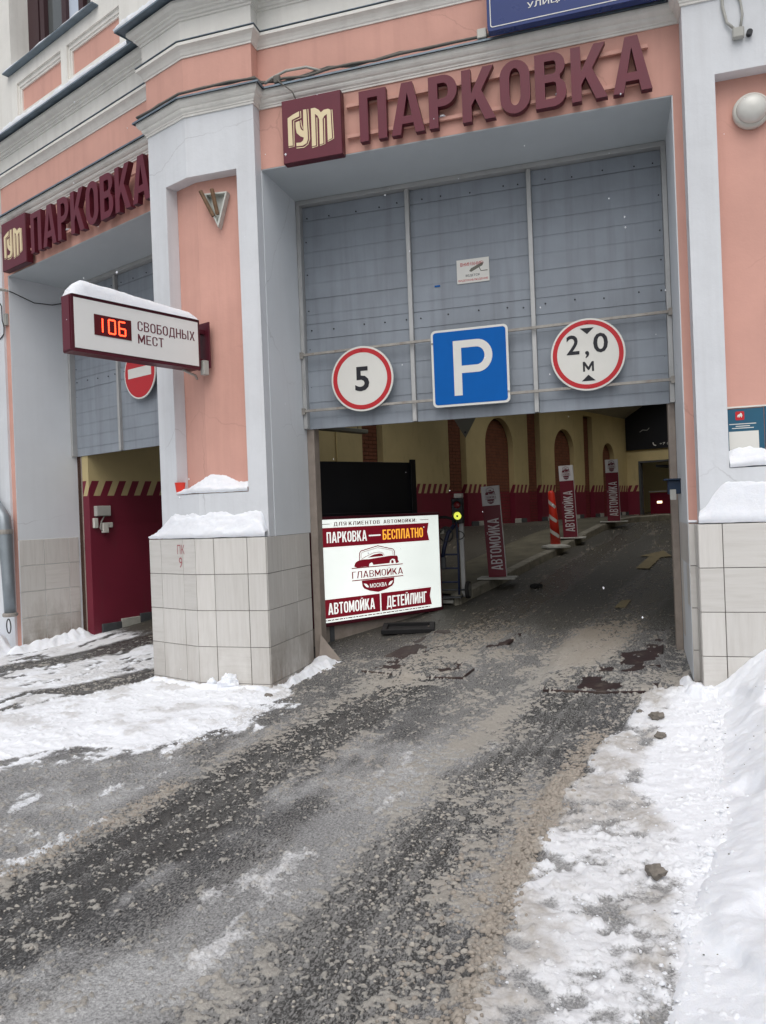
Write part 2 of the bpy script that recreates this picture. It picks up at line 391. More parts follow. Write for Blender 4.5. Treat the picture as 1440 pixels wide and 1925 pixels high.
class Thing:
    """an Empty at the thing's base in a frame; parts are modelled in frame coordinates"""
    def __init__(self, name, label, cat, frame=FR, base=(0, 0, 0), group=None):
        self.base = base; self.o = bpy.data.objects.new(name, None); col.objects.link(self.o)
        self.o.empty_display_size = .1
        self.o.matrix_world = frame @ Matrix.Translation(base)
        self.o['label'] = label; self.o['category'] = cat
        if group: self.o['group'] = group
    def part(self, name, mb, mat, parent=None, bevel=0., smooth=False, label=None):
        o = link(name, mb.mesh(name, mat, bevel, smooth, self.base), parent or self.o)
        if label: o['label'] = label
        return o
def single(name, mb, mat, label, cat, frame=FR, base=(0, 0, 0), bevel=0., smooth=False, group=None, kind=None):
    o = link(name, mb.mesh(name, mat, bevel, smooth, base)); o.matrix_world = frame @ Matrix.Translation(base)
    if kind: o['kind'] = kind
    if label: o['label'] = label
    if cat: o['category'] = cat
    if group: o['group'] = group
    return o
def arc(cx, cz, rx, rz, a0, a1, n=8):
    return [(cx + rx * math.cos(R(a0 + (a1 - a0) * i / n)), cz + rz * math.sin(R(a0 + (a1 - a0) * i / n))) for i in range(n + 1)]
def circle(cx, cz, r, n=40): return [(cx + r * math.cos(2 * math.pi * i / n), cz + r * math.sin(2 * math.pi * i / n)) for i in range(n)]
def rrect(x0, x1, z0, z1, rx, rz=None, n=6):
    rz = rz or rx
    return arc(x1 - rx, z0 + rz, rx, rz, -90, 0, n) + arc(x1 - rx, z1 - rz, rx, rz, 0, 90, n) + arc(x0 + rx, z1 - rz, rx, rz, 90, 180, n) + arc(x0 + rx, z0 + rz, rx, rz, 180, 270, n)
def stroke(pts, w):
    """a thin band of width w along an open polyline, as one loop"""
    L_, R_ = [], []
    for i, p in enumerate(pts):
        a = pts[max(i - 1, 0)]; c = pts[min(i + 1, len(pts) - 1)]
        dx, dz = c[0] - a[0], c[1] - a[1]; l = math.hypot(dx, dz) or 1
        L_.append((p[0] - dz / l * w / 2, p[1] + dx / l * w / 2)); R_.append((p[0] + dz / l * w / 2, p[1] - dx / l * w / 2))
    return R_ + L_[::-1]

# condensed block letters, height 1, width w, stroke t
def glyph(ch, w, t, th=None):
    th = th or t * .85; r = min(w * .5, .30); ri = max(.02, r - t)
    if ch == 'П': return [[(0, 0), (t, 0), (t, 1 - th), (w - t, 1 - th), (w - t, 0), (w, 0), (w, 1), (0, 1)]]
    if ch == 'Г': return [[(0, 0), (t, 0), (t, 1 - th), (w, 1 - th), (w, 1), (0, 1)]]
    if ch == 'Т': return [[(w / 2 - t / 2, 0), (w / 2 + t / 2, 0), (w / 2 + t / 2, 1 - th), (w, 1 - th), (w, 1), (0, 1), (0, 1 - th), (w / 2 - t / 2, 1 - th)]]
    if ch == 'Н': return [[(0, 0), (t, 0), (t, .5 - th / 2), (w - t, .5 - th / 2), (w - t, 0), (w, 0), (w, 1), (w - t, 1), (w - t, .5 + th / 2), (t, .5 + th / 2), (t, 1), (0, 1)]]
    if ch in 'ИЙ':
        g = [[(0, 0), (t, 0), (w - t, .62), (w - t, 0), (w, 0), (w, 1), (w - t, 1), (t, .38), (t, 1), (0, 1)]]
        return g
    if ch == 'Е': return [[(0, 0), (w, 0), (w, th), (t, th), (t, .5 - th / 2), (w * .9, .5 - th / 2), (w * .9, .5 + th / 2), (t, .5 + th / 2), (t, 1 - th), (w, 1 - th), (w, 1), (0, 1)]]
    if ch == 'А':
        a = t * 1.05; xi = lambda y: a + (w / 2 - a) * y / .80; aw = t * .62
        return [[(0, 0), (a, 0), (xi(.2), .2), (w - xi(.2), .2), (w - a, 0), (w, 0), (w / 2 + aw, 1), (w / 2 - aw, 1)],
                [(xi(.2 + th), .2 + th), (w - xi(.2 + th), .2 + th), (w / 2, .8)]]
    if ch == 'Р':
        y0 = .40
        return [[(0, 0), (t, 0), (t, y0)] + arc(w - r, y0 + r, r, r, -90, 0) + arc(w - r, 1 - r, r, r, 0, 90) + [(0, 1)],
                [(t, y0 + th)] + arc(w - t - ri, y0 + th + ri, ri, ri, -90, 0) + arc(w - t - ri, 1 - th - ri, ri, ri, 0, 90) + [(t, 1 - th)]]
    if ch == 'Б':
        y1 = .60
        return [[(0, 0)] + arc(w - r, r, r, r, -90, 0) + arc(w - r, y1 - r, r, r, 0, 90) + [(t, y1), (t, 1 - th), (w * .93, 1 - th), (w * .93, 1), (0, 1)],
                [(t, th)] + arc(w - t - ri, th + ri, ri, ri, -90, 0) + arc(w - t - ri, y1 - th - ri, ri, ri, 0, 90) + [(t, y1 - th)]]
    if ch == 'В':
        r2 = min(r, .25); k = max(.02, r2 - t)
        return [[(0, 0)] + arc(w - r2, r2, r2, r2, -90, 0) + arc(w - r2, .53 - r2 * .9, r2, r2 * .9, 0, 55, 5) + arc(w - r2 - .01, .53 + r2 * .9, r2, r2 * .9, -55, 0, 5) + arc(w - r2 - .01, 1 - r2, r2, r2, 0, 90) + [(0, 1)],
                [(t, th)] + arc(w - t - k, th + k, k, k, -90, 0) + arc(w - t - k, .53 - th / 2 - k, k, k, 0, 90) + [(t, .53 - th / 2)],
                [(t, .53 + th / 2)] + arc(w - t - k, .53 + th / 2 + k, k, k, -90, 0) + arc(w - t - k, 1 - th - k, k, k, 0, 90) + [(t, 1 - th)]]
    if ch == 'О':
        return [rrect(0, w, 0, 1, w / 2, r), rrect(t, w - t, th, 1 - th, w / 2 - t, max(.05, r - th * .6))]
    if ch == 'С':
        o_ = [(w, .66)] + arc(w / 2, 1 - r, w / 2, r, 0, 180, 14) + arc(w / 2, r, w / 2, r, 180, 360, 14) + [(w, .34)]
        i_ = [(w - t, .34)] + arc(w / 2, r, w / 2 - t, r - th * .8, 360, 180, 14) + arc(w / 2, 1 - r, w / 2 - t, r - th * .8, 180, 0, 14) + [(w - t, .66)]
        return [o_ + i_]
    if ch == 'К':
        return [[(0, 0), (t, 0), (t, .30), (t + .12 * w, .43), (w - 1.15 * t, 0), (w, 0), (.50 * w + .32 * t, .57), (w * .97, 1), (w * .97 - 1.15 * t, 1), (t, .53), (t, 1), (0, 1)]]
    if ch == 'Л': return [[(0, 0), (t, 0), (w * .24 + t * .8, 1 - th), (w - t, 1 - th), (w - t, 0), (w, 0), (w, 1), (w * .22, 1)]]
    if ch == 'Д':
        return [[(0, -.15), (t * .7, -.15), (t * .7, 0), (w - t * .7, 0), (w - t * .7, -.15), (w, -.15), (w, th), (w * .92, th), (w * .92, 1), (w * .24, 1), (w * .10, th), (0, th)],
                [(w * .10 + t * .95, th), (w * .92 - t, th), (w * .92 - t, 1 - th), (w * .24 + t * .8, 1 - th)]]
    if ch == 'М':
        return [[(0, 0), (t, 0), (t, .60), (w / 2 - .32 * t, .14), (w / 2 + .32 * t, .14), (w - t, .60), (w - t, 0), (w, 0), (w, 1), (w - t, 1), (w / 2, .46), (t, 1), (0, 1)]]
    if ch == 'Я':
        g = glyph('Р', w, t, th); g = [[(w - x, y) for x, y in lp][::-1] for lp in g]
        o_ = g[0]; i = min(range(len(o_)), key=lambda k: abs(o_[k][0] - (w - t)) + abs(o_[k][1] - .40))
        return [o_, g[1], [(0, 0), (t * 1.1, 0), (w - t, .399), (w - t * 2.1, .399)]]
    if ch in 'ЬЫ':
        wb = w if ch == 'Ь' else w * .68; y1 = .58; rb = min(wb * .5, .26); k = max(.02, rb - t)
        g = [[(0, 0)] + arc(wb - rb, rb, rb, rb, -90, 0) + arc(wb - rb, y1 - rb, rb, rb, 0, 90) + [(t, y1), (t, 1), (0, 1)],
             [(t, th)] + arc(wb - t - k, th + k, k, k, -90, 0) + arc(wb - t - k, y1 - th - k, k, k, 0, 90) + [(t, y1 - th)]]
        return g + ([[(w - t, 0), (w, 0), (w, 1), (w - t, 1)]] if ch == 'Ы' else [])
    if ch == 'Х':
        a = t * 1.15; m_ = w / 2
        return [[(0, 0), (a, 0), (m_, .5 - .36 * a / w), (w - a, 0), (w, 0), (m_ + a * .55, .5), (w * .97, 1), (w * .97 - a, 1), (m_, .5 + .36 * a / w), (w * .03 + a, 1), (w * .03, 1), (m_ - a * .55, .5)]]
    if ch == ':': return [[(0, .12), (t, .12), (t, .12 + t), (0, .12 + t)], [(0, .68), (t, .68), (t, .68 + t), (0, .68 + t)]]
    return None
SOLID = 'Я:Ы'                                            # letters with more than one separate outline
GW = dict(zip('ПГТНИЙЕАРБВОСКЛДМ', [.52, .44, .48, .52, .54, .54, .46, .60, .50, .50, .52, .52, .50, .55, .56, .62, .66])); GW.update({'Я': .52, 'Ь': .50, 'Ы': .70, 'Х': .56, ':': .12})
def word(mb, txt, x0, x1, z0, z1, y0, y1, t=.15, gap=.10):
    """a word in condensed block letters filling the box x0..x1, z0..z1 of the x-z plane"""
    tot = sum(GW.get(c, .35) for c in txt) + gap * (len(txt) - 1); sx = (x1 - x0) / tot; h = z1 - z0; x = x0
    for c in txt:
        w = GW.get(c, .35)
        g = glyph(c, w, t)
        if g:
            gs = [[(x + px * sx, z0 + pz * h) for px, pz in lp] for lp in g]
            if c in ':': [mb.plate([lp], y0, y1) for lp in gs]
            elif c in 'ЯЫ': mb.plate(gs[:2], y0, y1); mb.plate([gs[2]], y0, y1)
            else: mb.plate(gs, y0, y1)
        if c == 'Й':
            br = stroke(arc(w / 2, 1.17, w * .22, .09, 200, 340, 6), .055)
            mb.plate([[(x + px * sx, z0 + pz * h) for px, pz in br]], y0, y1)
        x += (w + gap) * sx
    return mb
# lettering in Blender's own built-in face
_TEXTS = {}
def text_loops(s, off=0.):
    k = (s, off)
    if k not in _TEXTS:
        c = bpy.data.curves.new('t', 'FONT'); c.body = s; c.fill_mode = 'FRONT'; c.resolution_u = 3; c.offset = off; c.space_character = 1.0
        o = bpy.data.objects.new('t', c); col.objects.link(o)
        bpy.context.view_layer.update()
        me = bpy.data.meshes.new_from_object(o.evaluated_get(bpy.context.evaluated_depsgraph_get()))
        vs = np.array([v.co[:2] for v in me.vertices]) if len(me.vertices) else np.zeros((1, 2))
        _TEXTS[k] = (vs, [tuple(p.vertices) for p in me.polygons])
        bpy.data.objects.remove(o); bpy.data.curves.remove(c); bpy.data.meshes.remove(me)
    return _TEXTS[k]
def text(mb, s, x0, x1, z0, z1, y0, off=0., rot=False):
    vs, fs = text_loops(s, off)
    lo = vs.min(0); hi = vs.max(0); sc = np.maximum(hi - lo, 1e-6)
    q = (vs - lo) / sc
    mb.add([(x0 + (x1 - x0) * a, y0, z0 + (z1 - z0) * b_) for a, b_ in q], fs)
    return mb
for s_, o_ in (('5', .02), ('2', .015), ('0', .015), (',', .015), ('ВНИМАНИЕ!', .01), ('ВЕДЕТСЯ', .01), ('ВИДЕОНАБЛЮДЕНИЕ', .01),
               ('УЛИЦА', .01), ('ИЛЬИНКА', .02), ('МОСКВА', .015), ('+7 (909', 0.), ('ПК', 0.), ('9', 0.)): text_loops(s_, o_)

# ================================================================== THE BUILDING
bld = Thing('parking_building', 'pink plastered building with white piers, cream cornices and two garage gateways', 'building')
def bpart(name, mb, mat, parent=None, bevel=0., smooth=False, label=None): return bld.part(name, mb, mat, parent, bevel, smooth, label)
TZ = 1.415                                              # top of the tiled plinth
bend = (-3.785, 6.47)
# --- lintel walls and strips
bpart('wall', MB().prism([lw(4.07, .28), lw(.60, .28), lw(.60, 1.6), lw(4.07, 1.6)], 4.822, 6.45), 'pink')
bpart('wall', MB().prism([(-3.07, 6.60), (.615, 6.60), (.615, 7.6), (-3.07, 7.6)], 4.852, 6.45), 'pink')
bpart('wall', MB().box(.549, .615, 6.60, 7.6, 0, 4.852), 'pink')
bpart('wall', MB().prism([lw(3.974, .28), lw(4.07, .28), lw(4.07, 1.6), lw(3.974, 1.6)], 0, 4.822), 'pink')
bpart('reveal', MB().box(.541, .549, 6.603, 7.6, 0, 4.848), 'reveal')
bpart('reveal', MB().prism([lw(3.966, .283), lw(3.974, .283), lw(3.974, 1.6), lw(3.966, 1.6)], 0, 4.818), 'reveal')
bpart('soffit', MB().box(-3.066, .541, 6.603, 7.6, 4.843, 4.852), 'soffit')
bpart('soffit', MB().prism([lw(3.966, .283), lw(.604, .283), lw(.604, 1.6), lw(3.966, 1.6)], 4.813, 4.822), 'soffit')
# --- far-left pier
bpart('pier', MB().prism([lw(4.07, .25), lw(7.5, .25), lw(7.5, 1.6), lw(4.07, 1.6)], 0, 6.45), 'white_wall')
# --- corner pier: pink core, white frame round a tall niche, bent along the building's corner
d0 = .13
bcore = (bend[0] + d0 * math.tan(AL / 2), 6.47 + d0)
def bent(s0, x1, z0, z1, mb=None, depth=d0):
    """a slab of the bent pier front between s0 on the left face and x1 on the right face"""
    mb = mb or MB(); bb = (bend[0] + depth * math.tan(AL / 2), 6.47 + depth)
    return mb.prism([lw(s0, .08), bend, (x1, 6.47), (x1, 6.47 + depth), bb, lw(s0, .08 + depth)], z0, z1)
bpart('pier_core', MB().prism([lw(.597, .08 + d0 + .002), (bcore[0], bcore[1] + .002), (-3.073, 6.47 + d0 + .002), (-3.073, 7.6), lw(.597, 1.6)], TZ, 5.40), 'pink')
bpart('pier_frame', bent(.60, -3.07, 4.84, 5.41), 'white_wall')
bpart('pier_frame', bent(.60, -3.07, TZ, 1.838), 'white_wall')
bpart('pier_frame', MB().prism([lw(.60, .08), lw(.34, .08), lw(.34, .08 + d0), lw(.60, .08 + d0)], 1.838, 4.84), 'white_wall')
bpart('pier_frame', MB().box(-3.262, -3.07, 6.47, 6.47 + d0, 1.838, 4.84), 'white_wall')
bpart('reveal', MB().box(-3.074, -3.066, 6.60, 7.6, TZ, 4.843), 'reveal')
bpart('wall', MB().prism([lw(.60, .08), bend, (-3.07, 6.47), (-3.07, 7.6), lw(.60, 1.6)], 5.41, 6.45), 'pink')
# --- pilaster on the right with a pink niche
bpart('pilaster', MB().box(.615, .835, 6.38, 7.6, TZ, 6.45), 'white_wall')
bpart('pilaster', MB().box(.835, 4.2, 6.3803, 7.6, 4.84, 6.45), 'white_wall')
bpart('pilaster', MB().box(.835, 4.2, 6.3803, 7.6, TZ, 1.835), 'white_wall')
bpart('wall', MB().box(.833, 4.2, 6.505, 7.59, 1.83, 4.845), 'pink')
# --- mouldings swept round the front
PATH = [lw(7.5, .25), lw(4.07, .25), lw(4.07, .28), lw(.60, .28), lw(.60, .08), bend, (-3.07, 6.47), (-3.07, 6.60), (.615, 6.60), (.615, 6.38), (4.2, 6.38)]
def offset_path(path, o):
    out = []
    for i, p in enumerate(path):
        ns = []
        for a, b_ in ((i - 1, i), (i, i + 1)):
            if a < 0 or b_ >= len(path): continue
            dx, dy = path[b_][0] - path[a][0], path[b_][1] - path[a][1]; l = math.hypot(dx, dy); ns.append((dy / l, -dx / l))
        if len(ns) == 1: nx, ny = ns[0]; k = 1
        else:
            nx, ny = ns[0][0] + ns[1][0], ns[0][1] + ns[1][1]; l = math.hypot(nx, ny); nx /= l; ny /= l
            k = 1 / max(.3, nx * ns[0][0] + ny * ns[0][1])
        out.append((p[0] + nx * o * k, p[1] + ny * o * k))
    return out
def sweep(prof, path=PATH):
    mb = MB(); n = len(path); rows = [[(x, y, z) for x, y in offset_path(path, o)] for o, z in prof]
    vs = [p for r in rows for p in r]; fs = []
    for j in range(len(prof) - 1):
        for i in range(n - 1): fs.append((j * n + i, j * n + i + 1, (j + 1) * n + i + 1, (j + 1) * n + i))
    return mb.add(vs, fs)
bpart('cornice', sweep([(-.02, 5.405), (.012, 5.405), (.012, 5.422), (.020, 5.427), (.020, 5.437), (.034, 5.450), (.042, 5.466), (.042, 5.478), (.056, 5.486), (.072, 5.505), (.080, 5.528), (.080, 5.545), (-.02, 5.555)]), 'cream')
bpart('flashing', sweep([(-.01, 5.574), (.104, 5.556), (.107, 5.538), (.103, 5.538), (.100, 5.550), (-.01, 5.566)]), 'flashing')
bpart('cornice', sweep([(-.02, 5.965), (.010, 5.965), (.010, 5.978), (.018, 5.988), (.026, 6.008), (.040, 6.032), (.060, 6.050), (.068, 6.054), (.068, 6.082), (.058, 6.09), (-.02, 6.10)]), 'cream')
bpart('flashing', sweep([(-.01, 6.107), (.073, 6.099), (.075, 6.092), (-.01, 6.102)]), 'flashing')
bpart('frieze', sweep([(-.02, 6.102), (.022, 6.104), (.022, 6.30), (.034, 6.304), (.034, 6.322), (.050, 6.328), (.056, 6.348), (.074, 6.354), (.074, 6.372), (.105, 6.386), (.125, 6.41), (.125, 6.44), (-.02, 6.45)]), 'cream')
bpart('flashing', sweep([(-.06, 6.478), (.202, 6.464), (.206, 6.444), (.200, 6.444), (.195, 6.457), (-.06, 6.47)]), 'flashing')
# --- storey above: cream wall with a window and two sunken pink panels (left front), plain wall on the right front
def Lbox(s0, s1, t0, t1, z0, z1, mb=None): return (mb or MB()).prism([lw(s0, t0), lw(s1, t0), lw(s1, t1), lw(s0, t1)], z0, z1)
T0 = .35
up = MB(); Lbox(7.5, -.12, T0, 1.6, 6.44, 6.82, up); Lbox(7.5, 3.69, T0, 1.6, 6.8203, 7.225, up); Lbox(2.627, 2.49, T0, 1.6, 6.8203, 7.225, up); Lbox(1.41, -.12, T0, 1.6, 6.8203, 7.225, up)
Lbox(7.5, -.12, T0, 1.6, 7.2253, 7.38, up); Lbox(7.5, 3.82, T0, 1.6, 7.3803, 9.6, up); Lbox(1.95, -.12, T0, 1.6, 7.3803, 9.6, up)
bpart('upper_wall', up, 'cream')
bpart('upper_wall', MB().box(-3.95, 4.2, 6.72, 7.6, 6.44, 9.6), 'cream')
for s0, s1 in ((3.69, 2.627), (2.49, 1.41)):
    pf = MB()
    for k, (e, dt) in enumerate(((.0, .022), (.03, .035))):
        w_ = .03
        Lbox(s0 - e, s0 - e - w_, T0 + dt, T0 + .2, 6.82 + e, 7.225 - e, pf); Lbox(s1 + e + w_, s1 + e, T0 + dt, T0 + .2, 6.82 + e, 7.225 - e, pf)
        Lbox(s0 - e - w_, s1 + e + w_, T0 + dt + .0004, T0 + .2, 7.225 - e - w_ * 1.6, 7.225 - e, pf); Lbox(s0 - e - w_, s1 + e + w_, T0 + dt + .0004, T0 + .2, 6.82 + e, 6.82 + e + w_ * .4, pf)
    pn = bpart('sunken_panel', Lbox(s0, s1, T0 + .055, T0 + .25, 6.83, 7.215), 'pink')
    bpart('panel_moulding', pf, 'cream', parent=pn)
bpart('flashing', MB().prism([lw(3.90, T0 - .08), lw(1.8, T0 - .08), lw(1.8, T0 + .1), lw(3.90, T0 + .1)], 7.385, 7.40), 'flashing')
win = bpart('window', Lbox(3.82, 1.95, T0 + .30, T0 + .33, 7.40, 9.6), 'window_glass')
wf = MB(); Lbox(3.82, 3.64, T0 + .25, T0 + .30, 7.40, 9.6, wf)
for s_ in (3.64, 3.50, 2.98, 2.60): Lbox(s_, s_ - .10, T0 + .24, T0 + .298, 7.40, 9.6, wf)
bpart('window_frame', wf, 'window_frame', parent=win)
bpart('curtain', Lbox(2.97, 2.61, T0 + .285, T0 + .296, 7.40, 9.6), 'curtain', parent=win)
# --- tiled plinth: dark bed, every tile its own piece
bed = MB().prism([lw(.712, .010), (BX + .002, BY + .010), (-3.078, BY + .010), (-3.078, 7.44), lw(.712, 1.3)], -.3, TZ - .003)
bpart('tile_bed', bed, 'grout')
bpart('tile_bed', MB().box(.552, 4.2, 6.592, 7.43, -.2, TZ - .003), 'grout')
bpart('tile_bed', MB().box(.598, 4.2, 6.342, 6.61, -.2, TZ - .0035), 'grout')
bpart('tile_bed', MB().prism([lw(3.968, .288), lw(4.05, .288), lw(4.05, 1.11), lw(3.968, 1.11)], -.2, TZ - .003), 'grout')
G_ = .0028                                              # half a joint
ROWS = [(TZ - .3375 * (k + 1), TZ - .3375 * k) for k in range(4)] + [(-.12, TZ - .3375 * 4)]
def tiles_plane(frame, axis, cuts, face, sign, rows=ROWS):
    """tiles on a plane: axis 'x' (face = y) or 'y' (face = x); sign = direction the face looks to"""
    for z0, z1 in rows:
        for c0, c1 in zip(cuts[:-1], cuts[1:]):
            lo, hi = min(c0, c1) + G_, max(c0, c1) - G_
            j = random.uniform(-.0012, .0012)
            f0, f1 = sorted((face + sign * (.0 + j), face - sign * .011))
            mb = MB().box(lo, hi, f0, f1, z0 + G_, z1 - G_) if axis == 'x' else MB().box(f0, f1, lo, hi, z0 + G_, z1 - G_)
            mb.xf(frame); bpart('tile', mb, 'tile', bevel=.0018)
tiles_plane(FR, 'x', [-3.80, -3.605, -3.26, -3.07], BY, -1)
tiles_plane(FL, 'x', [-.722, -.53, -.185, 0], 0, -1)
tiles_plane(FR, 'y', [6.402, 6.73, 7.07, 7.43], -3.0665, 1)
tiles_plane(FR, 'y', [6.602, 6.86, 7.20, 7.43], .541, -1)
tiles_plane(FR, 'x', [.541, .598], 6.582, -1)
tiles_plane(FR, 'y', [6.344, 6.58], .587, -1)
tiles_plane(FR, 'x', [.589, .762, 1.108, 1.454, 1.80, 2.146], 6.331, -1)
tiles_plane(FL, 'y', [.29, .62, .96, 1.11], -3.957, 1)
gm = MB(); text(gm, 'ПК', -3.92 + 0, -3.83, 1.27, 1.36, 0); text(gm, '9', -3.905, -3.86, 1.15, 1.25, 0)
gm = MB(); text(gm, 'ПК', -.265, -.155, 1.27, 1.36, -.0035); text(gm, '9', -.245, -.195, 1.14, 1.24, -.0035)
bpart('graffiti_scrawl', gm.xf(FL), 'graffiti', label='faint red scrawled letters on pier tiles')

# ================================================================== GARAGE DOORS (the raised curtain filling the upper part of each gateway)
def garage_door(frame, a0, a1, b, z0, z1, mulls, label, strip=.15, seam=3.578):
    th = Thing('garage_door', label, 'garage door', frame, ((a0 + a1) / 2, b, z0))
    fr = .042
    th.part('frame', MB().box(a0, a1, b - .075, b + .02, z1 - fr, z1).box(a0, a0 + fr, b - .0745, b + .02, z0, z1 - fr - .0005).box(a1 - fr, a1, b - .0745, b + .02, z0, z1 - fr - .0005), 'aluminium', bevel=.003)
    for m_ in mulls: th.part('mullion', MB().box(m_ - .021, m_ + .021, b - .045, b + .01, z0 + .004, z1 - fr - .001), 'aluminium', bevel=.003)
    th.part('backing', MB().box(a0 + .01, a1 - .01, b + .02, b + .05, z0 + .005, z1 - .005), 'door_seam')
    edges = [a0 + fr] + [q for m_ in mulls for q in (m_ - .021, m_ + .021)] + [a1 - fr]
    zs = [z1 - fr, z1 - fr - strip]
    p = (zs[-1] - seam) / 6.6; zz = zs[-1]
    rows = [(zs[1], zs[0], 0.)]
    while zz > seam + p * .7: rows.append((zz - p, zz, 0.)); zz -= p
    rows.append((seam, zz, 0.)); zz = seam
    p2 = (seam - z0) / 6.7; first = True
    while zz > z0 + p2 * .75: rows.append((zz - p2, zz, .006)); zz -= p2
    rows.append((z0, zz, .006))
    for k in range(0, len(edges), 2):
        e0, e1 = edges[k] + .001, edges[k + 1] - .001
        if e1 - e0 < .02: continue
        for i, (q0, q1, pr) in enumerate(rows):
            j = random.uniform(-.0022, .0022); g = .0035 if (i in (0, len(rows)) or abs(q1 - seam) < 1e-6) else .0003
            mb = MB().box(e0, e1, b - pr + j, b + .02, q0 + g, q1 - g - .010).box(e0, e1, b - pr + j + .0022, b + .02, q1 - g - .0097, q1 - g)
            th.part('slat', mb, 'door_grey', bevel=.0012)
        w_ = e1 - e0
        for f in (.08, .30, .54, .78, .95):
            for zq, pr in ((rows[0][0] + .035, 0), (seam - .065, .006)):
                aq = e0 + w_ * min(.97, max(.03, f + random.uniform(-.04, .04)))
                th.part('screw', MB().lathe([(.0001, b - pr - .006), (.007, b - pr - .0055), (.008, b - pr + .004)], (aq, 0, zq + random.uniform(-.012, .012)), 'y', 8), 'sign_black')
    for aq in (a0 + .075, a1 - .07):
        for zq in (2.95, 3.35, 3.75, 4.05, 4.4): th.part('screw', MB().lathe([(.0001, b - .006), (.006, b - .0055), (.007, b + .004)], (aq, 0, zq + random.uniform(-.05, .05)), 'y', 8), 'sign_black')
    return th
garage_door(FR, -3.062, .538, 7.45, 2.487, 4.84, (-1.885, -.688), 'grey slatted garage door raised behind the parking and speed limit signs')
garage_door(FL, -3.962, -.61, 1.13, 2.515, 4.81, (-2.85, -1.72), 'grey slatted garage door raised behind the no-entry sign')
# door guides below the raised doors
def guide(frame, a0, a1, b0, b1, ra0, ra1, label, seal=True):
    th = Thing('door_guide', label, 'door guide', frame, ((a0 + a1) / 2, b0, 0))
    th.part('channel', MB().box(a0, a1, b0, b1, 0, 2.60), 'jamb_steel', bevel=.003)
    if seal: th.part('rubber_seal', MB().box(ra0, ra1, b0 + .03, b1 + .04, 0.02, 2.60), 'black_rubber', bevel=.003)
guide(FR, -3.064, -2.985, 7.46, 7.60, -3.0, -2.9845, 'brown steel door guide on the jamb beside the lit billboard', False)
guide(FR, .478, .539, 7.46, 7.60, .470, .478, 'tan steel door guide on the jamb behind the card reader', False)
guide(FL, -3.964, -3.86, 1.14, 1.30, -3.86, -3.80, 'beige steel door guide with black rubber seal beside the maroon inner wall')

# ================================================================== WALL SIGNS
GUM = {'G': [(0.102, 0.709), (0.193, 0.751), (0.302, 0.785), (0.3, 0.705), (0.17, 0.671), (0.173, 0.265), (0.1, 0.27)],
 'U': [(0.37, 0.797), (0.424, 0.793), (0.436, 0.326), (0.411, 0.263), (0.345, 0.234), (0.236, 0.242), (0.236, 0.296), (0.312, 0.29), (0.354, 0.316), (0.367, 0.359), (0.309, 0.387), (0.249, 0.449), (0.235, 0.532), (0.235, 0.62), (0.302, 0.634), (0.306, 0.552), (0.321, 0.499), (0.363, 0.461)],
 'M': [(0.502, 0.79), (0.569, 0.789), (0.629, 0.749), (0.668, 0.699), (0.718, 0.731), (0.79, 0.733), (0.829, 0.709), (0.838, 0.264), (0.765, 0.244), (0.767, 0.655), (0.725, 0.638), (0.692, 0.595), (0.691, 0.211), (0.63, 0.203), (0.635, 0.597), (0.61, 0.657), (0.568, 0.694), (0.565, 0.201), (0.498, 0.194)]}
GUML = [[(0.327, 0.783), (0.33, 0.679), (0.205, 0.651), (0.195, 0.245), (0.104, 0.248)], [(0.452, 0.791), (0.463, 0.321), (0.433, 0.243), (0.361, 0.205), (0.234, 0.215)], [(0.325, 0.641), (0.332, 0.565), (0.352, 0.50)],
        [(0.597, 0.63), (0.589, 0.184), (0.500, 0.174)], [(0.723, 0.597), (0.715, 0.197), (0.632, 0.186)], [(0.853, 0.708), (0.863, 0.256), (0.766, 0.227)]]
def logo_sign(frame, a0, z0, b, size, label):
    th = Thing('logo_sign', label, 'sign', frame, (a0 + size / 2, b, z0))
    th.part('box', MB().box(a0, a0 + size, b, b + .085, z0, z0 + size), 'maroon_side', bevel=.004)
    th.part('face', MB().box(a0 + .004, a0 + size - .004, b - .004, b, z0 + .004, z0 + size - .004), 'maroon_sign')
    for k in 'GUM': th.part('logo_letter', MB().plate([[(a0 + x * size, z0 + z * size) for x, z in GUM[k]]], b - .0065, b - .004), 'cream_logo')
    for pl in GUML: th.part('logo_line', MB().plate([stroke([(a0 + x * size, z0 + z * size) for x, z in pl], .0075)], b - .0065, b - .004), 'cream_logo')
def letter_sign(frame, a0, a1, z0, h, b, wall, label):
    th = Thing('letter_sign', label, 'sign', frame, ((a0 + a1) / 2, b, z0))
    for zr in (z0 + .085, z0 + .36): th.part('rail', MB().box(a0 - .14, a1 - .02, b + .06, b + .085, zr, zr + .032), 'pink', bevel=.002)
    for aq in np.linspace(a0 + .2, a1 - .2, 4):
        for zr in (z0 + .10, z0 + .376): th.part('standoff', MB().tube([(aq, b + .085, zr), (aq, wall + .005, zr)], .012, 8), 'rail_steel')
    txt = 'ПАРКОВКА'; ws = {'П': .60, 'А': .72, 'Р': .60, 'К': .68, 'О': .60, 'В': .60}; gap = .10
    sx = (a1 - a0) / (sum(ws[c] for c in txt) + gap * 7); x = a0
    for c in txt:
        g = glyph(c, ws[c], .19, .15)
        th.part('letter', MB().plate([[(x + px * sx, z0 + pz * h) for px, pz in lp] for lp in g], b + .003, b + .062), 'maroon_side', bevel=.0)
        th.part('letter_face', MB().plate([[(x + px * sx, z0 + pz * h) for px, pz in lp] for lp in g], b, b + .003), 'maroon_sign')
        x += (ws[c] + gap) * sx
    th.part('snow_rim', snow_bits(a0, a1, z0, h, b), 'snow')
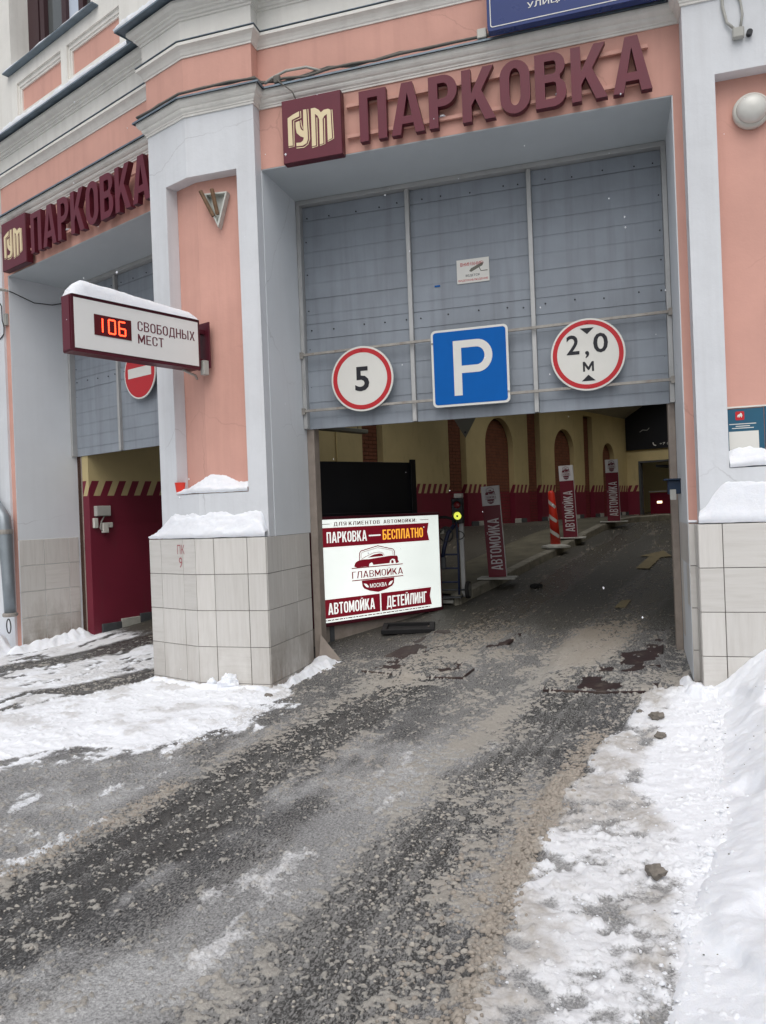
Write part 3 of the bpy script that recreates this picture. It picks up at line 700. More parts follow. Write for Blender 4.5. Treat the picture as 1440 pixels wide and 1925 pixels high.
def snow_bits(a0, a1, z0, h, b):
    mb = MB()
    for q in (.30, .52, .525, .70):
        x = a0 + (a1 - a0) * q
        mb.lathe([(.002, z0 + .095), (.03, z0 + .10), (.024, z0 + .112), (.004, z0 + .118)], (x, b + .07, .018), 'z', 8)
    return mb
logo_sign(FR, -2.80, 4.815, 6.505, .575, 'maroon square sign with cream logo beside the gateway with round limit signs')
letter_sign(FR, -2.055, .395, 4.885, .445, 6.50, 6.60, 'maroon raised letters in a row over the gateway with round limit signs')
logo_sign(FL, -3.83, 4.81, .155, .60, 'maroon square sign with cream logo over the no-entry gateway')
letter_sign(FL, -3.10, -.70, 4.87, .475, .15, .28, 'maroon raised letters in a row over the no-entry gateway')

# blue street name plate
th = Thing('street_sign', 'dark blue illuminated street name sign above the maroon letters', 'sign', FR, (-.88, 6.40, 5.55))
th.part('box', MB().plate([rrect(-.88, .68, 5.545, 6.12, .03)], 6.395, 6.47), 'street_blue', bevel=.004)
bd = rrect(-.855, .655, 5.572, 6.095, .02); bi = rrect(-.848, .648, 5.579, 6.088, .018)
th.part('border_line', MB().plate([bd, bi], 6.392, 6.395), 'sign_white')
th.part('street_name', text(text(MB(), 'УЛИЦА', -.55, -.245, 5.655, 5.712, 6.392, .01), 'ИЛЬИНКА', -.665, .45, 5.765, 5.90, 6.392, .02), 'sign_white')

# counting sign
FC = Matrix.Translation((*lw(-.074, 0), 0)) @ Matrix.Rotation(R(90) - AL, 4, 'Z')
th = Thing('counter_sign', 'projecting maroon framed sign with red number display and snow on top', 'sign', FC, (.1, .07, 3.0))
th.part('frame', MB().plate([rrect(-1.20, .095, 3.005, 3.475, .012)], .004, .145), 'maroon_side', bevel=.006)
th.part('face', MB().box(-1.175, .072, -.001, .0035, 3.035, 3.447), 'face_white', bevel=.001)
th.part('end_cap', MB().box(-1.206, -1.2003, .02, .13, 3.02, 3.46), 'maroon_sign')
th.part('display', MB().box(-1.0, -.648, -.006, -.0015, 3.165, 3.338), 'led_panel', bevel=.001)
SEG = {'a': ((0, 1), (1, 1)), 'b': ((1, 1), (1, .5)), 'c': ((1, .5), (1, 0)), 'd': ((1, 0), (0, 0)), 'e': ((0, 0), (0, .5)), 'f': ((0, .5), (0, 1)), 'g': ((0, .5), (1, .5))}
for k, segs in enumerate(('bc', 'abcdef', 'afgedc')):
    mb = MB(); x0 = -.965 + k * .098 + (.0 if k else -.02)
    for q in segs:
        (xa, za), (xb, zb) = SEG[q]; n = 4
        for i in range(n):
            f = (i + .5) / n; mb.box(x0 + .06 * (xa + (xb - xa) * f) - .006, x0 + .06 * (xa + (xb - xa) * f) + .006, -.0085, -.006, 3.195 + .115 * (za + (zb - za) * f) - .006, 3.195 + .115 * (za + (zb - za) * f) + .006)
    th.part('digit', mb, 'led_red')
th.part('lettering', word(MB(), 'СВОБОДНЫХ', -.583, .03, 3.266, 3.350, -.003, -.0015, t=.115, gap=.12), 'maroon_sign'); th.part('lettering', word(MB(), 'МЕСТ', -.583, -.318, 3.154, 3.236, -.003, -.0015, t=.115, gap=.12), 'maroon_sign')
th.part('bracket', MB().box(.095, .185, .04, .10, 3.36, 3.40).box(.095, .185, .04, .10, 3.08, 3.12).box(.185, .20, -.02, .16, 3.03, 3.47), 'maroon_side', bevel=.002)
th.part('base_plate', MB().box(.12, .18, -.01, .045, 2.965, 3.10), 'grey_plastic', bevel=.003)
th.part('conduit', MB().tube([(.17, .16, 2.95), (.12, .12, 2.97), (.02, .10, 2.985), (-.05, .09, 3.004)], .012, 8), 'grey_plastic', smooth=True)

# triangular wall lamp, its cover gone
th = Thing('wall_lamp', 'broken triangular white wall lamp with two brown rods in the pier niche', 'lamp', FR, (-3.52, 6.598, 4.35))
th.part('shell', MB().plate([[(-3.655, 4.69), (-3.40, 4.675), (-3.505, 4.345)], [(-3.625, 4.672), (-3.512, 4.39), (-3.422, 4.66)]], 6.53, 6.598), 'lamp_shell', bevel=.002)
th.part('back_plate', MB().plate([[(-3.63, 4.675), (-3.42, 4.662), (-3.51, 4.385)]], 6.585, 6.597), 'lamp_shell')
for p0, p1 in (((-3.655, 6.49, 4.70), (-3.55, 6.53, 4.46)), ((-3.535, 6.49, 4.70), (-3.505, 6.53, 4.47))): th.part('rod', MB().tube([p0, p1], .019, 6), 'wood_brown')

# right bulkhead lamp
th = Thing('bulkhead_lamp', 'round glass bulkhead lamp on the pink niche wall', 'lamp', FR, (1.09, 6.505, 4.56))
th.part('base_ring', MB().lathe([(.128, 6.504), (.135, 6.47), (.128, 6.445), (.112, 6.44)], (1.095, 0, 4.555), 'y', 32), 'plastic_white', smooth=True)
th.part('glass', MB().lathe([(.112, 6.45), (.108, 6.42), (.085, 6.395), (.05, 6.38), (.002, 6.375)], (1.095, 0, 4.555), 'y', 32), 'lamp_glass', smooth=True)

# plaque in the right niche
th = Thing('notice_plaque', 'blue plaque with red emblem half buried by niche snow', 'plaque', FR, (1.2, 6.505, 1.83))
th.part('panel', MB().box(.838, 1.105, 6.494, 6.504, 1.84, 2.292), 'plaque_blue', bevel=.002).select_set(False)
th.part('panel', MB().box(1.110, 1.75, 6.494, 6.504, 1.84, 2.298), 'plaque_blue', bevel=.002)
th.part('trim', MB().box(.838, 1.75, 6.492, 6.504, 2.30, 2.312), 'sign_white')
th.part('emblem', MB().plate([rrect(.905, .968, 2.205, 2.272, .008)], 6.4915, 6.494), 'sign_red')
th.part('emblem_figure', MB().plate([[(.915, 2.225), (.925, 2.235), (.93, 2.222), (.94, 2.236), (.948, 2.222), (.955, 2.24), (.95, 2.255), (.942, 2.262), (.936, 2.252), (.922, 2.246)]], 6.490, 6.4915), 'sign_white')
for z_, w_ in ((2.172, .19), (2.155, .10), (2.140, .155)): th.part('text_line', MB().box(.955 - w_ / 2, .955 + w_ / 2, 6.4925, 6.494, z_, z_ + .006), 'sign_white')
th.part('blank_square', MB().box(.855, 1.065, 6.4922, 6.494, 1.86, 2.118), 'sign_white')

# red paper cup in the pier niche
mb = MB().lathe([(.036, 1.842), (.05, 1.955), (.053, 1.957), (.053, 1.962), (.049, 1.962), (.035, 1.85)], (-.34, .115, 0), 'z', 20)
single('paper_cup', mb, 'cup_red', 'red paper cup standing in snow on the pier niche sill', 'cup', FL, (-.34, .115, 1.842), smooth=False)

# ================================================================== ROAD SIGNS AND THEIR RAILS
for zl, zr, lab in ((3.245, 3.30, 'upper rusty steel rail across the grey door behind road signs'), (2.668, 2.69, 'lower rusty steel rail across the grey door behind road signs')):
    th = Thing('sign_rail', lab, 'rail', FR, (-1.3, 7.36, zl))
    mb = MB().add([(-3.066, 7.352, zl - .013), (.54, 7.352, zr - .013), (.54, 7.352, zr + .013), (-3.066, 7.352, zl + .013), (-3.066, 7.374, zl - .013), (.54, 7.374, zr - .013), (.54, 7.374, zr + .013), (-3.066, 7.374, zl + .013)],
                  [(0, 1, 2, 3), (7, 6, 5, 4), (0, 4, 5, 1), (1, 5, 6, 2), (2, 6, 7, 3), (3, 7, 4, 0)])
    th.part('bar', mb, 'rail_steel', bevel=.002)
    for x_, z_ in ((-3.05, zl), (.525, zr)): th.part('clamp', MB().box(x_ - .018, x_ + .018, 7.345, 7.40, z_ - .035, z_ + .03), 'rail_steel', bevel=.003)
def round_sign(name, label, frame, c, r, b, parts):
    th = Thing(name, label, 'road sign', frame, (c[0], b, c[1] - r))
    th.part('plate', MB().plate([circle(c[0], c[1], r, 56)], b, b + .014), 'sign_white', bevel=.002)
    return th
th = round_sign('speed_limit_sign', 'round white road sign with red ring and black number five', FR, (-2.395, 2.945), .327, 7.335, None)
th.part('ring', MB().plate([circle(-2.395, 2.945, .308, 56), circle(-2.395, 2.945, .264, 56)[::-1]], 7.333, 7.335), 'sign_red')
th.part('digit', text(MB(), '5', -2.47, -2.32, 2.82, 3.066, 7.3325, .02), 'sign_black')
for z_ in (3.235, 2.652): th.part('bolt', MB().lathe([(.001, 7.325), (.011, 7.327), (.012, 7.335)], (-2.395, 0, z_), 'y', 10), 'sign_red')
th = round_sign('height_limit_sign', 'round white road sign with red ring and two metre height limit', FR, (-.202, 2.978), .333, 7.335, None)
th.part('ring', MB().plate([circle(-.202, 2.978, .316, 56), circle(-.202, 2.978, .276, 56)[::-1]], 7.333, 7.335), 'sign_red')
k_ = .333 / 205; cx_, cz_ = -.202, 2.978
th.part('digit', text(MB(), '2', cx_ - 116 * k_, cx_ - 45 * k_, cz_ + 5 * k_, cz_ + 116 * k_, 7.3325, .015), 'sign_black')
th.part('digit', text(MB(), '0', cx_ + 32 * k_, cx_ + 112 * k_, cz_ + 5 * k_, cz_ + 116 * k_, 7.3325, .015), 'sign_black')
th.part('comma', text(MB(), ',', cx_ - 14 * k_, cx_ + 8 * k_, cz_ - 20 * k_, cz_ + 20 * k_, 7.3325, .015), 'sign_black')
th.part('unit_letter', word(MB(), 'М', cx_ - 29 * k_, cx_ + 31 * k_, cz_ - 96 * k_, cz_ - 40 * k_, 7.333, 7.335, t=.12), 'sign_black')
for s_ in (1, -1): th.part('arrow_mark', MB().plate([[(cx_ - 38 * k_, cz_ + s_ * 150 * k_), (cx_ + 38 * k_, cz_ + s_ * 150 * k_), (cx_, cz_ + s_ * 115 * k_)][::s_]], 7.333, 7.335), 'sign_black')
for z_ in (3.272, 2.683): th.part('bolt', MB().lathe([(.001, 7.325), (.011, 7.327), (.012, 7.335)], (cx_, 0, z_), 'y', 10), 'sign_red')
th = Thing('parking_sign', 'square blue road sign with white letter P on the grey door', 'road sign', FR, (-1.30, 7.335, 2.595))
px0, px1, pz0, pz1 = -1.675, -.925, 2.595, 3.343
th.part('plate', MB().plate([rrect(px0, px1, pz0, pz1, .045)], 7.335, 7.349), 'sign_white', bevel=.002)
th.part('field', MB().plate([rrect(px0 + .022, px1 - .022, pz0 + .022, pz1 - .022, .03)], 7.3325, 7.335), 'sign_blue')
S_ = .75; fx = lambda u: px0 + u * S_; fz = lambda v_: pz0 + v_ * S_
P_out = [(fx(.29), fz(.135)), (fx(.395), fz(.135)), (fx(.395), fz(.42))] + [(fx(.60 + .195 * math.cos(R(a))), fz(.63 + .21 * math.sin(R(a)))) for a in range(-90, 91, 10)] + [(fx(.29), fz(.84))]
P_in = [(fx(.395), fz(.515))] + [(fx(.59 + .105 * math.cos(R(a))), fz(.63 + .115 * math.sin(R(a)))) for a in range(-90, 91, 10)] + [(fx(.395), fz(.745))]
th.part('letter', MB().plate([P_out, P_in], 7.3305, 7.3325), 'sign_white')
for x_, z_ in ((px0 + .012, 3.22), (px1 - .012, 2.70)): th.part('bolt', MB().lathe([(.001, 7.327), (.010, 7.328), (.011, 7.335)], (x_, 0, z_), 'y', 10), 'rail_steel')
th = round_sign('no_entry_sign', 'round red no-entry road sign with white bar on the grey door', FL, (-2.29, 3.43), .325, 1.04, None)
th.part('field', MB().plate([circle(-2.29, 3.43, .306, 56)], 1.038, 1.04), 'sign_red')
th.part('bar', MB().box(-2.53, -2.05, 1.036, 1.038, 3.375, 3.495), 'sign_white')
th.part('bracket', MB().box(-2.31, -2.27, 1.0545, 1.12, 3.15, 3.70), 'rail_steel')
# camera notice sticker
th = Thing('camera_notice', 'white video surveillance notice stuck high on the grey door', 'notice', FR, (-1.245, 7.43, 3.80))
th.part('sheet', MB().box(-1.412, -1.094, 7.4395, 7.4425, 3.80, 4.032), 'sign_white')
th.part('red_lettering', text(MB(), 'ВНИМАНИЕ!', -1.375, -1.15, 3.965, 4.0, 7.4385, .01), 'sign_red'); th.part('red_lettering', text(MB(), 'ВИДЕОНАБЛЮДЕНИЕ', -1.398, -1.108, 3.815, 3.838, 7.4385, .01), 'sign_red')
th.part('black_lettering', text(MB(), 'ВЕДЕТСЯ', -1.325, -1.19, 3.858, 3.883, 7.4385, .01), 'sign_black')
th.part('camera_mark', MB().plate([[(-1.29, 3.915), (-1.27, 3.905), (-1.16, 3.955), (-1.145, 3.985), (-1.175, 3.98), (-1.27, 3.94)]], 7.4385, 7.4395).plate([stroke([(-1.19, 3.94), (-1.175, 3.905), (-1.11, 3.905)], .008)], 7.4385, 7.4395), 'sign_back')
mb = MB().box(-1.64, -1.585, 7.441, 7.443, 3.80, 3.815)
single('small_sticker', mb, 'sign_blue', 'tiny blue sticker beside torn sticker marks on grey door', 'sticker', FR, (-1.61, 7.442, 3.80))

# ================================================================== CABLES, BOXES, PIPE, CAMERA
op = offset_path(PATH, .07)
def along(path, n):
    out = []
    for a, b_ in zip(path[:-1], path[1:]):
        l = math.hypot(b_[0] - a[0], b_[1] - a[1]); k = max(1, int(l / n))
        out += [(a[0] + (b_[0] - a[0]) * i / k, a[1] + (b_[1] - a[1]) * i / k) for i in range(k)]
    return out + [path[-1]]
def cable(pts, seed, dz, amp): return [(x, y, 5.574 + dz + amp * abs(math.sin(i * .9 + seed)) + amp * .5 * math.sin(i * 2.3 + seed * 2)) for i, (x, y) in enumerate(pts)]
cp = along(op[3:9], .22)
mb = MB().tube(cable(cp, .3, .018, .018), .012, 6).tube(cable(along(offset_path(PATH, .055)[3:9], .22), 2.1, .02, .03), .010, 6)
single('facade_cable', mb, 'cable', 'grey bundled cables lying along the lower cornice', 'cable', smooth=True, base=(-2, 6.4, 5.6))
mb = MB().tube([(-2.97, 6.53, 5.60), (-2.90, 6.52, 5.63), (-2.75, 6.52, 5.67), (-2.55, 6.53, 5.67), (-2.42, 6.53, 5.61)], .012, 6)
single('facade_cable', mb, 'grey_plastic', 'pale looping cable arching over the cornice above logo sign', 'cable', smooth=True, base=(-2.7, 6.45, 5.63))
th = Thing('junction_box', 'small beige junction box with dangling cord on the cornice', 'junction box', FR, (-2.83, 6.44, 5.60))
th.part('case', MB().box(-2.87, -2.81, 6.50, 6.545, 5.572, 5.642), 'cable', bevel=.006)
th.part('cord', MB().tube([(-2.83, 6.495, 5.59), (-2.76, 6.48, 5.52), (-2.68, 6.49, 5.45), (-2.66, 6.505, 5.39)], .006, 6), 'cable', smooth=True)
single('junction_box', MB().box(-.985, -.905, 6.50, 6.56, 5.575, 5.655), 'plastic_white', 'small white junction box beside the blue street sign', 'junction box', base=(-.945, 6.47, 5.60), bevel=.006)
th = Thing('junction_box', 'grey cable box with looped cable high on the pilaster', 'junction box', FR, (1.0, 6.37, 5.05))
th.part('case', MB().box(.965, 1.045, 6.33, 6.378, 5.06, 5.14), 'grey_plastic', bevel=.008)
th.part('socket', MB().lathe([(.022, 6.34), (.022, 6.378)], (1.083, 0, 5.09), 'y', 12), 'sign_black')
th.part('cable', MB().tube([(.985, 6.35, 5.13), (.93, 6.36, 5.20), (.905, 6.365, 5.33), (.905, 6.365, 5.5), (.91, 6.365, 6.3)], .011, 8), 'grey_plastic', smooth=True)
th.part('cable', MB().tube([(1.02, 6.35, 5.13), (1.04, 6.36, 5.24), (1.03, 6.365, 5.34), (.995, 6.365, 5.45), (.96, 6.365, 5.6), (.95, 6.365, 6.3)], .009, 8), 'grey_plastic', smooth=True)
# downpipe on the far-left pier
th = Thing('downpipe', 'galvanised downpipe with bent offset and snow on its elbow', 'downpipe', FL, (-4.0, .14, .40))
th.part('pipe', MB().tube([(-4.42, .16, 4.2), (-4.42, .16, 2.08), (-4.36, .15, 1.95), (-4.16, .14, 1.81), (-4.04, .14, 1.71), (-4.01, .14, 1.5), (-3.975, .14, .95), (-3.955, .14, .47)], [.075, .075, .078, .082, .085, .085, .075, .068], 16), 'pipe_zinc', smooth=True)
th.part('clamp', MB().lathe([(.09, 1.50), (.092, 1.52), (.092, 1.545), (.09, 1.56)], (-4.01, .14, 0), 'z', 16), 'rail_steel')
th.part('clamp', MB().lathe([(.078, .45), (.092, .46), (.092, .49), (.078, .50)], (-3.957, .14, 0), 'z', 16), 'rail_steel')
th.part('wire_loop', MB().tube([(-3.965 + .055 * math.sin(R(a)), .12, .33 + .09 * math.cos(R(a))) for a in range(0, 361, 24)], .008, 6), 'dark_cable', smooth=True)
# security camera at the left
th = Thing('security_camera', 'white bullet security camera with cable by the pink strip', 'camera', FL, (-3.99, .28, 4.5))
th.part('body', MB().tube([(-4.00, .14, 4.62), (-3.85, -.02, 4.56)], .042, 14), 'plastic_white')
th.part('lens', MB().tube([(-3.852, -.018, 4.561), (-3.835, -.036, 4.554)], .037, 14), 'sign_black')
th.part('mount', MB().tube([(-3.94, .07, 4.62), (-3.98, .15, 4.63), (-4.0, .28, 4.64)], .02, 8), 'plastic_white')
th.part('adapter_box', MB().box(-4.05, -3.985, .24, .279, 4.19, 4.34), 'grey_plastic', bevel=.004)
th.part('cable', MB().tube([(-3.95, .08, 4.56), (-4.0, .20, 4.42), (-4.06, .23, 4.26), (-4.02, .23, 4.16), (-4.05, .24, 4.08), (-4.16, .24, 4.03)], .007, 6), 'dark_cable', smooth=True)
mb = MB().tube([(-4.05, .24, 4.66), (-3.95, .30, 4.62), (-3.94, .60, 4.53), (-3.94, .85, 4.55), (-3.94, 1.1, 4.63)], .007, 6)
single('slack_cable', mb, 'dark_cable', 'thin black cable drooping across the grey gateway reveal', 'cable', FL, (-3.95, .5, 4.53), smooth=True)
# card reader on the right jamb
th = Thing('card_reader', 'dark blue card reader box fixed to the right jamb', 'card reader', FR, (.50, 7.2, 1.65))
th.part('case', MB().prism([(.435, 7.14), (.541, 7.14), (.541, 7.26), (.435, 7.26)], 1.66, 1.78), 'reader_blue', bevel=.006)
th.part('hood', MB().box(.405, .541, 7.11, 7.28, 1.78, 1.795), 'reader_blue', bevel=.003)
th.part('slot_plate', MB().box(.45, .50, 7.136, 7.14, 1.61, 1.70), 'grey_plastic', bevel=.001)

# ================================================================== INSIDE: side wall with brick niches
WALL_A = -3.70; ND = .15
side = Thing('side_wall', 'long yellow inner wall with maroon striped dado and brick niches', 'wall', FL, (WALL_A, 0, 0))
NICHES = [('strip', 6.96, 7.61, 4.28), ('strip', 10.0, 10.73, 4.28), ('arch', 11.61, 13.0, 3.84), ('strip', 13.79, 14.52, 4.28), ('arch', 15.36, 16.68, 3.78), ('strip', 17.38, 18.03, 4.28), ('arch', 18.77, 19.72, 3.53)]
NB = .35
holes = []
for kind, t0, t1, zt in NICHES:
    if kind == 'strip': holes.append([(t0, NB), (t1, NB), (t1, zt), (t0, zt)])
    else:
        r_ = (t1 - t0) / 2; holes.append([(t0, NB), (t1, NB)] + arc((t0 + t1) / 2, zt - r_, r_, r_, 0, 180, 20))
MW = Matrix(((0, -1, 0, WALL_A), (1, 0, 0, 0), (0, 0, 1, 0), (0, 0, 0, 1)))       # (along, inwards, z) -> (a, b, z)
side.part('wall_face', MB().plate([[(1.14, -.3), (20.8, -.3), (20.8, 4.6), (1.14, 4.6)]] + holes, 0, ND).xf(MW), 'dado_wall')
side.part('wall_back', MB().box(WALL_A - .5, WALL_A - ND - .03, 1.14, 20.9, -.3, 6.2), 'mortar')
# bricks: the ones that show largest are single pieces, the far ones one mass
BL, BH, J = .245, .066, .011
bmeshes = {}
def brick_mesh(w, mat):
    k = (round(w, 2), mat)
    if k not in bmeshes: bmeshes[k] = MB().box(-.018, .0, -w / 2, w / 2, 0, BH).mesh('brick', mat, bevel=.003)
    return bmeshes[k]
nb = 0; far = MB(); farm = MB()
for kind, t0, t1, zt in NICHES:
    zf = .118 * (t0 - .5) if t0 < 10.5 else 1.19
    z = max(NB, zf - .1); row = 0
    while z + BH < min(zt, 4.25):
        lo, hi = t0 + .004, t1 - .004
        if kind == 'arch':
            r_ = (t1 - t0) / 2; zc = zt - r_
            if z + BH > zc:
                h_ = math.sqrt(max(0, r_ * r_ - (z + BH - zc) ** 2)); lo, hi = (t0 + t1) / 2 - h_ + .004, (t0 + t1) / 2 + h_ - .004
        x = t0 - (row % 2) * (BL + J) / 2
        while x < hi:
            a_, b_ = max(x, lo), min(x + BL, hi)
            if b_ - a_ > .03:
                mt = 'brick' if z > 1.97 else 'brick_maroon'; dep = random.uniform(-.004, .003)
                see = t0 < 15 and z < (2.75 if t0 < 8 else 3.2)
                if see and nb < 290:
                    w_ = round((b_ - a_) * 100) / 100.
                    o = link('brick', brick_mesh(w_, mt), side.o); o.location = (-ND + dep, (a_ + b_) / 2, z); nb += 1
                else:
                    q = WALL_A - ND + dep; (far if mt == 'brick' else farm).box(q - .018, q, a_, b_, z, z + BH)
            x += BL + J
        z += BH + J; row += 1
for mb, mt in ((far, 'brick'), (farm, 'brick_maroon')):
    o = side.part('brickwork', mb, mt); o['kind'] = 'stuff'
# painted plinth blocks along its foot
t = 1.25; k = 0
while t < 20.6:
    l_ = .30; zf = min(max(0, .118 * (t + .15 - .5)), 1.19)
    if not any(n[0] and n[1] - .1 < t + .15 < n[2] for n in NICHES):
        side.part('plinth_block', MB().box(WALL_A, WALL_A + .035, t + .004, t + l_ - .004, zf - .12, zf + .11), 'plinth_light' if k % 2 else 'plinth_dark', bevel=.004)
    t += l_; k += 1
side.part('ledge_joint', MB().box(WALL_A, WALL_A + .006, 1.2, 5.5, 1.60, 1.612), 'dado_wall')
# boxes on the maroon part
th = Thing('fuse_box', 'grey fuse box on the maroon inner wall', 'fuse box', FL, (WALL_A, 1.30, 1.68)); th.part('case', MB().box(WALL_A, WALL_A + .07, 1.20, 1.42, 1.69, 1.83), 'grey_plastic', bevel=.006); th.part('lid', MB().box(WALL_A + .07, WALL_A + .076, 1.21, 1.41, 1.70, 1.82), 'grey_plastic', bevel=.002)
single('socket_box', MB().box(WALL_A, WALL_A + .05, 1.175, 1.235, 1.53, 1.665), 'plastic_white', 'narrow white socket box beside the door guide below fuse box', 'socket', FL, (WALL_A, 1.2, 1.53), bevel=.006)
single('socket_box', MB().box(WALL_A, WALL_A + .06, 1.30, 1.385, 1.46, 1.60), 'plastic_white', 'tall white socket box under the grey fuse box', 'socket', FL, (WALL_A, 1.34, 1.46), bevel=.006)
single('socket_box', MB().box(WALL_A, WALL_A + .05, 1.387, 1.455, 1.53, 1.60), 'plastic_white', 'small square white socket box joined to the tall one', 'socket', FL, (WALL_A, 1.42, 1.53), bevel=.006)
single('power_cord', MB().tube([(WALL_A + .03, 1.34, 1.69), (WALL_A + .035, 1.29, 1.62), (WALL_A + .03, 1.27, 1.53), (WALL_A + .03, 1.30, 1.49)], .010, 6), 'grey_plastic', 'short white cord linking fuse box and sockets', 'cord', FL, (WALL_A, 1.3, 1.5), smooth=True)
# pipe and batten lamp high on the side wall
single('wall_pipe', MB().tube([(WALL_A + .03, 6.18, 1.2), (WALL_A + .03, 6.18, 4.2)], .018, 8), 'yellow_wall', 'thin vertical conduit on the yellow inner wall above the black screen', 'pipe', FL, (WALL_A, 6.18, 1.2), smooth=True)
th = Thing('tube_lamp', 'unlit grey tube lamp hanging under the inner ceiling', 'lamp', FL, (-2.4, 5.0, 2.93)); th.part('housing', MB().box(-2.65, -2.50, 4.3, 5.7, 2.96, 3.03), 'sign_back', bevel=.01)
for q in (4.5, 5.5): th.part('hanger', MB().tube([(-2.57, q, 3.03), (-2.57, q, 4.75)], .008, 6), 'cable')
# far cross wall with its opening, room behind, ceiling with unseen openings added to let daylight in
cw = Thing('cross_wall', 'yellow end wall with dark opening and striped maroon dado', 'wall', FL, (0, 20.8, 0))
o1, o2 = -3.27, -1.55
cw.part('wall_face', MB().plate([[(-4.3, -.3), (6.5, -.3), (6.5, 6.2), (-4.3, 6.2)], [(o1, .6), (o2, .6), (o2, 2.93), (o1, 2.93)]], 20.8, 21.1), 'dado_wall')
cw.part('opening_trim', MB().box(o1 - .03, o1 + .03, 20.77, 21.0, .8, 2.96).box(o1 + .03, o2, 20.77, 21.0, 2.90, 2.96), 'plinth_dark')
bpart('rear_wall', MB().box(-6, 3.2, 26.0, 26.3, 0, 5).box(-6.3, -6.0, 21.0, 26.3, 0, 5).box(0.2, .5, 21.1, 26.0, 0, 5).xf(FL), 'yellow_wall')  # unseen side walls added to keep stray light out of the far room
bpart('inner_wall', MB().box(2.6, 2.9, 7.6, 34, -.2, 6.2), 'yellow_wall')
bpart('inner_ceiling', MB().add([(-4.1, 1.5, 4.18), (-4.1, 21, 4.18), (-2.7, 21, 4.99), (-2.7, 1.5, 4.99), (-4.1, 1.5, 4.36), (-4.1, 21, 4.36), (-2.7, 21, 5.17), (-2.7, 1.5, 5.17)], [(0, 1, 2, 3), (7, 6, 5, 4), (0, 4, 5, 1), (1, 5, 6, 2), (2, 6, 7, 3), (3, 7, 4, 0)]).xf(FL), 'ceiling_grey')
gapped_ceiling = MB()  # strips with open gaps between, added to brighten the hall
for q0, q1 in ((7.6, 9.2), (11.9, 13.3), (16.0, 17.2), (19.8, 21)): gapped_ceiling.box(-2.7, 7.5, q0, q1, 5.0, 5.18)
gapped_ceiling.box(6.0, 7.5, 4.5, 19.8, 5.0, 5.1795)
bpart('inner_ceiling', MB().prism([lw(2.7, 1.5), (-3.1, 7.61), (2.9, 7.61), (2.9, 8.59), lw(2.7, 4.5)], 5.0, 5.18), 'ceiling_grey')
bpart('inner_ceiling', gapped_ceiling.xf(FL), 'ceiling_grey')
bpart('inner_ceiling', MB().box(-6, 6.5, 21.1, 26.3, 4.6, 4.8).xf(FL), 'ceiling_grey')
# poster, low wall with a lamp, rail and pipe at the far end
th = Thing('dark_poster', 'large black poster with small phone number above far opening', 'poster', FL, (-2.6, 20.75, 3.33))
th.part('sheet', MB().box(-3.68, -1.2, 20.74, 20.78, 3.34, 5.0), 'black_panel')
th.part('phone_number', text(MB(), '+7 (909', -2.56, -2.02, 3.42, 3.52, 20.735), 'sign_white')
th.part('handset_mark', MB().plate([stroke(arc(-2.70, 3.53, .07, .09, 170, 290, 6), .03)], 20.735, 20.74), 'sign_white')
th.part('car_mark', MB().plate([stroke([(-3.2, 3.92), (-3.1, 3.98), (-2.95, 3.96), (-2.88, 4.03)], .02)], 20.735, 20.74), 'grey_plastic')
th = Thing('low_wall', 'low maroon wall with a small lit lamp in far opening', 'wall', FL, (-2.7, 21.6, 1.19))
th.part('panel', MB().box(-3.24, -2.25, 21.6, 21.75, 1.1, 1.90), 'stand_maroon', bevel=.01); th.part('cap_rail', MB().box(-3.27, -1.6, 21.58, 21.77, 1.93, 1.96), 'plastic_white', bevel=.004)
th.part('lamp', MB().box(-3.0, -2.84, 21.585, 21.60, 1.585, 1.615).box(-3.0, -2.84, 21.585, 21.60, 1.545, 1.575), 'light_hot')
th.part('post', MB().box(-2.24, -2.10, 21.55, 21.8, 1.1, 2.25), 'stand_maroon', bevel=.01)
for q in (1.35, 1.55, 1.75): th.part('board', MB().box(-2.08, -1.56, 21.6, 21.7, q - .05, q + .05), 'stand_maroon', bevel=.005)
th = Thing('ceiling_pipe', 'dark pipe run under the ceiling behind far opening', 'pipe', FL, (-2.2, 22.6, 2.7)); th.part('drop', MB().tube([(-2.28, 22.5, 1.19), (-2.28, 22.5, 2.75)], .07, 10), 'plinth_dark', smooth=True)
th.part('run', MB().tube([(-3.3, 22.5, 2.85), (-2.7, 22.5, 2.78), (-2.28, 22.5, 2.75), (-1.4, 22.5, 2.75)], .05, 8), 'plinth_dark', smooth=True)
# yield sign seen from behind
th = Thing('yield_sign', 'triangular road sign seen from behind hanging inside the gateway', 'road sign', FR, (-1.773, 9.5, 2.48))
th.part('plate', MB().plate([[(-1.773, 2.485), (-1.44, 3.07), (-2.105, 3.07)]], 9.5, 9.508), 'sign_back', bevel=.002)
th.part('bolt', MB().lathe([(.001, 9.488), (.014, 9.490), (.016, 9.5)], (-1.773, 0, 2.555), 'y', 10), 'plinth_dark')
th.part('hanger', MB().tube([(-1.773, 9.53, 2.6), (-1.773, 9.53, 5.0)], .025, 8), 'sign_back')

